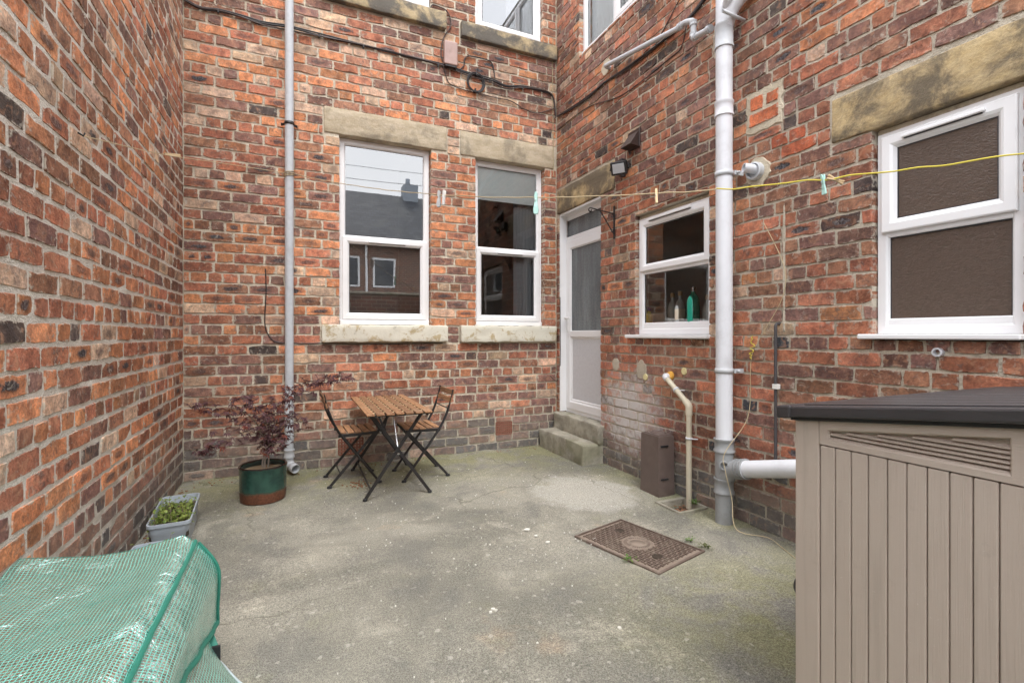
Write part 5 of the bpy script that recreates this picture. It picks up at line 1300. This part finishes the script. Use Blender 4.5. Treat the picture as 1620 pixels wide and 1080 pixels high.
# ------------------------------------------------------------------ washing line and pegs
LA = Vector((-.067, 4.945, 2.80)); LE = Vector((2.60, .92, 2.005))
def line_pt(s):
    p = LA.lerp(LE, s); p.z -= .80 * s * (1 - s); return p
def near_px(px):
    return min((i / 400 for i in range(401)), key=lambda s: abs((project(line_pt(s)) or (9e9,))[0] - px))
def washing_line():
    t = thing('washing_line', LA, 'washing line tied to the downpipe, turning yellow towards the camera', 'rope')
    rng = random.Random(6); pts = [line_pt(i / 60) + Vector((0, 0, rng.uniform(-.003, .003))) for i in range(61)]
    cut = int(round(near_px(1122) * 60))
    bm = NB(); tube(bm, pts[:cut + 1], .0032, 7); obj('string', bm, 'string_beige', t, smooth=True)
    y_pts = [p + Vector((0, 0, rng.uniform(-.005, .005) if 35 < i else 0)) for i, p in enumerate(pts)][cut:]; last = y_pts[-1]
    y_pts += [last + (LE - LA).normalized() * k * .15 + Vector((0, 0, .012 * k)) for k in range(1, 5)]
    bm = NB(); tube(bm, spline(y_pts, 3), .0034, 7); obj('rope', bm, 'rope_yellow', t, smooth=True)
    bm = NB()
    for z in (2.815, 2.795, 2.78): tube(bm, [LA + Vector((.043 * math.cos(a), .045 + .043 * math.sin(a), z - 2.80 + .008 * math.cos(a))) for a in [2 * math.pi * i / 16 for i in range(17)]], .0035, 6, caps=False)
    obj('knot', bm, 'string_beige', t, smooth=True)
    hook = onX(130, 215, XL + .02); e = onX(262, 243, XL + .05)
    bm = NB(); tube(bm, spline([hook, e + Vector((0, 0, -.01)), onY(350, 258, 4.99), LA + Vector((-.04, .03, .0))], 8), .0028, 6); obj('string', bm, 'string_beige', t, smooth=True)
    bm = NB(); tube(bm, [hook + Vector((-.03, 0, .02)), hook + Vector((.005, 0, 0)), hook + Vector((.01, .0, .015))], .004, 6); obj('wall_hook', bm, 'black_steel', t)
washing_line()
def peg(px, kind, mats, label, tilt=0.0, yaw=0.0, drop=.0, spread=.10, at=None, size=1.0):
    p = at if at is not None else line_pt(near_px(px)); t = thing('clothes_peg', p, label, 'clothes peg', 'clothes pegs on the line')
    base = Matrix.Translation(p + Vector((0, 0, -drop))) @ Matrix.Rotation(-YAW + yaw, 4, 'Z') @ Matrix.Rotation(tilt, 4, 'Y') @ Matrix.Scale(size, 4)
    for s, m in zip((-1, 1), mats):
        M = base @ Matrix.Rotation(s * spread / 2, 4, 'Y')
        if kind == 'wood': bm = bbox((s * .004 - .0045, -.0055, -.055), (s * .004 + .0045, .0055, .025), .0012, 1, M)
        else:
            bm = NB(); prof = [(-.070, .006), (-.066, .0095), (-.052, .011), (-.038, .0085), (-.02, .006), (.010, .0065), (.020, .005), (.024, .002)]; a_, b_ = [], []
            for z, w in prof:
                x = s * (.004 + .003 * (z < -.03))
                a_.append([bm.verts.new(M @ Vector((x - .0025, d * w, z))) for d in (-1, 1)]); b_.append([bm.verts.new(M @ Vector((x + .0025, d * w, z))) for d in (-1, 1)])
            for i in range(len(prof) - 1):
                bm.faces.new((a_[i][0], a_[i][1], a_[i + 1][1], a_[i + 1][0])); bm.faces.new((b_[i][0], b_[i + 1][0], b_[i + 1][1], b_[i][1]))
                for d in (0, 1): bm.faces.new((a_[i][d], a_[i + 1][d], b_[i + 1][d], b_[i][d]))
            bm.faces.new((a_[0][0], a_[0][1], b_[0][1], b_[0][0])); bm.faces.new((a_[-1][0], a_[-1][1], b_[-1][1], b_[-1][0]))
        obj('jaw', bm, m, t)
    bm = NB(); tube(bm, [base @ Vector((.009 * math.cos(a), .003, -.012 + .009 * math.sin(a))) for a in [2 * math.pi * i / 12 for i in range(13)]], .0014 * size, 6); obj('spring', bm, 'bare_steel', t)
peg(695, 'plastic', ('peg_grey', 'peg_grey'), 'grey plastic peg hanging between the two rear windows', .05, R(70), size=1.3)
peg(703, 'wood', ('peg_white', 'peg_white'), 'bleached white peg beside the grey peg between rear windows', .12, R(60), size=1.35)
peg(848, 'plastic', ('peg_mint', 'peg_mint'), 'mint peg hanging in front of the narrower rear window', .04, R(80), size=1.5)
peg(1037, 'wood', ('peg_wood', 'peg_wood'), 'plain wooden peg above the kitchen window', .35, R(80), size=1.15)
peg(1301, 'plastic', ('peg_mint', 'peg_mint'), 'mint peg splayed open near the patterned glass window', -.1, R(8), spread=.30, size=1.0)
peg(1317, 'wood', ('peg_wood', 'peg_wood'), 'wooden peg lying sideways on the line next to the mint peg', -1.15, R(-5), spread=.4, size=.95)
peg(0, 'wood', ('peg_wood', 'peg_wood'), 'pale wooden peg against the left wall near the corner', 1.45, R(50), at=onX(278, 246, XL + .07), size=1.3)
# loose yellow line hanging down the wing wall
def loose_string():
    pts = [rp(1208, 352, .01), rp(1240, 420, .012), rp(1238, 470, .012), rp(1205, 530, .012), rp(1190, 560, .015), rp(1187, 590, .015)]
    t = thing('loose_string', rp(1190, 560), 'loose thin string hanging down the wall to the floor', 'string')
    bm = NB(); tube(bm, spline(pts, 6), .0022, 6); obj('upper_string', bm, 'string_beige', t, smooth=True)
    bm = NB(); rng = random.Random(3); q = rp(1190, 545, .018); tube(bm, spline([q + Vector((-.005, rng.uniform(-.02, .02), .06 - .012 * i)) for i in range(14)], 4), .0026, 6); obj('knot', bm, 'rope_yellow', t, smooth=True)
    pts = [rp(1187, 590, .015), rp(1183, 660, .02), Vector((2.645, 2.415, .50)), Vector((2.64, 2.405, .38)), Vector((2.66, 2.37, .20)), Vector((2.60, 2.28, .04)), onZ(1215, 850, .006), onZ(1240, 868, .006), onZ(1262, 885, .006), onZ(1290, 900, .006)]
    bm = NB(); tube(bm, spline(pts, 6), .0024, 6); obj('lower_string', bm, 'string_beige', t, smooth=True)
loose_string()

# ------------------------------------------------------------------ bottles behind the kitchen glass
def bottle(px, prof, mat, label, neck=None, paper=None, n=-.115, s=1.0):
    q = onX(px, 500, XR - n); z0 = 1.362; t = thing('bottle', (q.x, q.y, z0), label, 'bottle', 'bottles on the kitchen worktop')
    bm = NB(); lathe(bm, [(r * s, z * s) for r, z in prof], (q.x, q.y, z0), 20); obj('glass_body', bm, mat, t, smooth=True)
    top = prof[-1][1] * s
    bm = NB(); lathe(bm, [(0, top - .015), (.017 * s, top - .015), (.017 * s, top + .022), (0, top + .024)], (q.x, q.y, z0), 14); obj('stopper', bm, neck or 'cork', t, smooth=True)
    if paper: bm = NB(); lathe(bm, [(prof[1][0] * s + .001, .06), (prof[1][0] * s + .001, .15)], (q.x, q.y, z0), 20); obj('paper_label', bm, paper, t, smooth=True)
bt = [(0, .0), (.040, .004), (.040, .15), (.030, .19), (.014, .215), (.014, .255), (0, .256)]
bottle(1064, bt, 'bottle_clear', 'left clear bottle with cork on the kitchen worktop', s=1.05)
bottle(1076, bt, 'bottle_clear', 'clear bottle with paper label beside the green bottle', paper='label_paper', n=-.105, s=1.08)
bottle(1097, [(0, .0), (.044, .004), (.044, .19), (.034, .22), (.016, .24), (.016, .265), (0, .266)], 'bottle_green', 'green bottle with steel cap behind the kitchen glass', 'bare_steel', n=-.105, s=1.12)
bottle(1027, [(0, .0), (.032, .004), (.032, .11), (.016, .14), (.012, .165), (0, .166)], 'bottle_yellow', 'small yellow bottle with purple cap behind the kitchen glass', 'cap_purple', n=-.105)
bottle(1119, bt, 'bottle_clear', 'clear bottle at the right edge of the kitchen window', n=-.16, s=.9)

# ------------------------------------------------------------------ weeds, moss, flakes
def weed(px, py, s, n, label, seed, mat='weed_leaf'):
    c = onZ(px, py); rng = random.Random(seed); t = thing('weed', c, label, 'weed', 'weeds in the concrete joints'); bm = NB()
    for k in range(n):
        a = rng.uniform(0, 6.28); r = abs(rng.gauss(0, s * .5)); p = c + Vector((r * math.cos(a), r * math.sin(a), rng.uniform(.004, s * .7)))
        M = Matrix.Translation(p) @ Matrix.Rotation(a + rng.uniform(-.5, .5), 4, 'Z') @ Matrix.Rotation(rng.uniform(-.9, .1), 4, 'Y'); l = rng.uniform(.010, .022)
        bm.faces.new([bm.verts.new(M @ Vector(v)) for v in ((0, 0, 0), (l * .5, l * .3, .002), (l, 0, 0), (l * .5, -l * .3, .002))])
    o = obj('leaves', bm, mat, t, recalc=False); o['kind'] = 'stuff'
weed(994, 888, .035, 42, 'green weed at the near left edge of the iron cover', 1)
weed(1091, 857, .030, 34, 'green weed at the far right edge of the iron cover', 2)
weed(1117, 868, .035, 40, 'weed at the right corner of the iron cover', 3, 'moss')
weed(1098, 798, .045, 60, 'weed growing where the cream pipe enters the gully', 4)
weed(1005, 752, .05, 80, 'mossy tuft at the foot of the standing brown trough', 5, 'moss')
weed(292, 752, .040, 40, 'small weed in the corner below the left wall', 6)
def flakes():
    rng = random.Random(9); bm = NB()
    def chip(c, s):
        k = rng.randint(5, 8); top = [c + Vector((s * rng.uniform(.5, 1) * math.cos(6.28 * i / k), s * rng.uniform(.4, .9) * math.sin(6.28 * i / k), .0075)) for i in range(k)]
        tv = [bm.verts.new(p) for p in top]; bv = [bm.verts.new(p - Vector((0, 0, .006))) for p in top]; bm.faces.new(tv)
        for i in range(k): bm.faces.new((bv[i], bv[(i + 1) % k], tv[(i + 1) % k], tv[i]))
    for px, py, s in ((834, 838, .026), (848, 848, .017), (866, 858, .018), (775, 862, .012), (780, 964, .014), (776, 969, .010), (784, 966, .011), (980, 994, .014), (941, 853, .020), (850, 1018, .008)): chip(onZ(px, py), s)
    for _ in range(110):
        px, py = rng.uniform(560, 960), rng.uniform(740, 900); chip(onZ(px, py), rng.uniform(.002, .007))
    for _ in range(60): chip(Vector((rng.uniform(-.85, 2.4), rng.uniform(1.2, 4.8), 0)), rng.uniform(.002, .006))
    tag(obj('paint_flakes', bm, 'chip_white'), 'white paint flakes scattered over the concrete floor', 'flakes', kind='stuff')
    bm = NB()
    for _ in range(220):
        if rng.random() < .15: c = onZ(568 + rng.gauss(0, 9), 766 + rng.gauss(0, 3))
        else: c = Vector((rng.uniform(-.85, 2.7), YB - .02 - abs(rng.gauss(0, .08)), 0)) if rng.random() < .6 else Vector((XL + .02 + abs(rng.gauss(0, .05)), rng.uniform(2.4, 5.0), 0))
        chip(c, rng.uniform(.004, .011))
    tag(obj('leaf_crumbs', bm, 'chip_brown'), 'brown leaf crumbs along the wall foot', 'litter', kind='stuff')
flakes()

# ------------------------------------------------------------------ across the yard and back lane (seen in the window glass)
yw = thing('yard_wall', (1.0, -1.75, 0), 'yard end wall seen only mirrored in the rear windows', 'wall')
obj('wall_body', bbox((-1.2, -1.86, -.05), (3.1, -1.62, 2.25)), 'lane_brick', yw)
obj('coping', bbox((-1.2, -1.90, 2.252), (3.1, -1.58, 2.32), .02), 'step_concrete', yw)
th = thing('terraced_house', (3.0, -15, 0), 'opposite terraced house mirrored in the rear window glass', 'house')
obj('wall', bbox((-16, -22, 0), (24, -14, 5.7)), 'lane_brick', th)
bm = NB(); v = [bm.verts.new(p) for p in ((-16.3, -13.6, 5.6), (24.3, -13.6, 5.6), (24.3, -18, 9.3), (-16.3, -18, 9.3), (-16.3, -22.4, 5.6), (24.3, -22.4, 5.6))]
bm.faces.new((v[0], v[1], v[2], v[3])); bm.faces.new((v[3], v[2], v[5], v[4])); bm.faces.new((v[0], v[3], v[4])); bm.faces.new((v[1], v[5], v[2])); obj('roof', bm, 'slate', th)
for cx in (-6.0, 6.0, 14.0):
    o = obj('chimney', bbox((cx - .42, -18.4, 8.6), (cx + .42, -17.6, 9.95), .04), 'chimney_render', th)
    for dx in (-.12,): bm = NB(); lathe(bm, [(0, 9.94), (.15, 9.94), (.12, 10.35), (0, 10.35)], (cx + dx, -18, 0), 10); obj('chimney_pot', bm, 'chimney_render', o)
for cx in (-8, -4.5, -1, 2.2, 3.9, 7.5, 11, 14.5):
    for z in (1.2, 3.6):
        o = obj('window', bbox((cx - .55, -14.03, z), (cx + .55, -13.95, z + 1.45), .02), 'upvc', th); obj('pane', bbox((cx - .45, -13.945, z + .1), (cx + .45, -13.94, z + 1.35)), 'slate', o)
for k_, z_ in enumerate((8.2, 8.9)):
    bm = NB(); tube(bm, [(-14 + 30 * i / 24, -9 - k_ * .6, z_ - 6.5 * (i / 24) * (1 - i / 24) * .6) for i in range(25)], .011, 6); tag(obj('overhead_cable', bm, 'pipe_grey', smooth=True), ('lower' if k_ == 0 else 'higher') + ' overhead cable mirrored as an arc in the window sky', 'cable')
obj('downpipe', bbox((3.0, -14.0, 0), (3.1, -13.9, 5.6)), 'upvc', th)
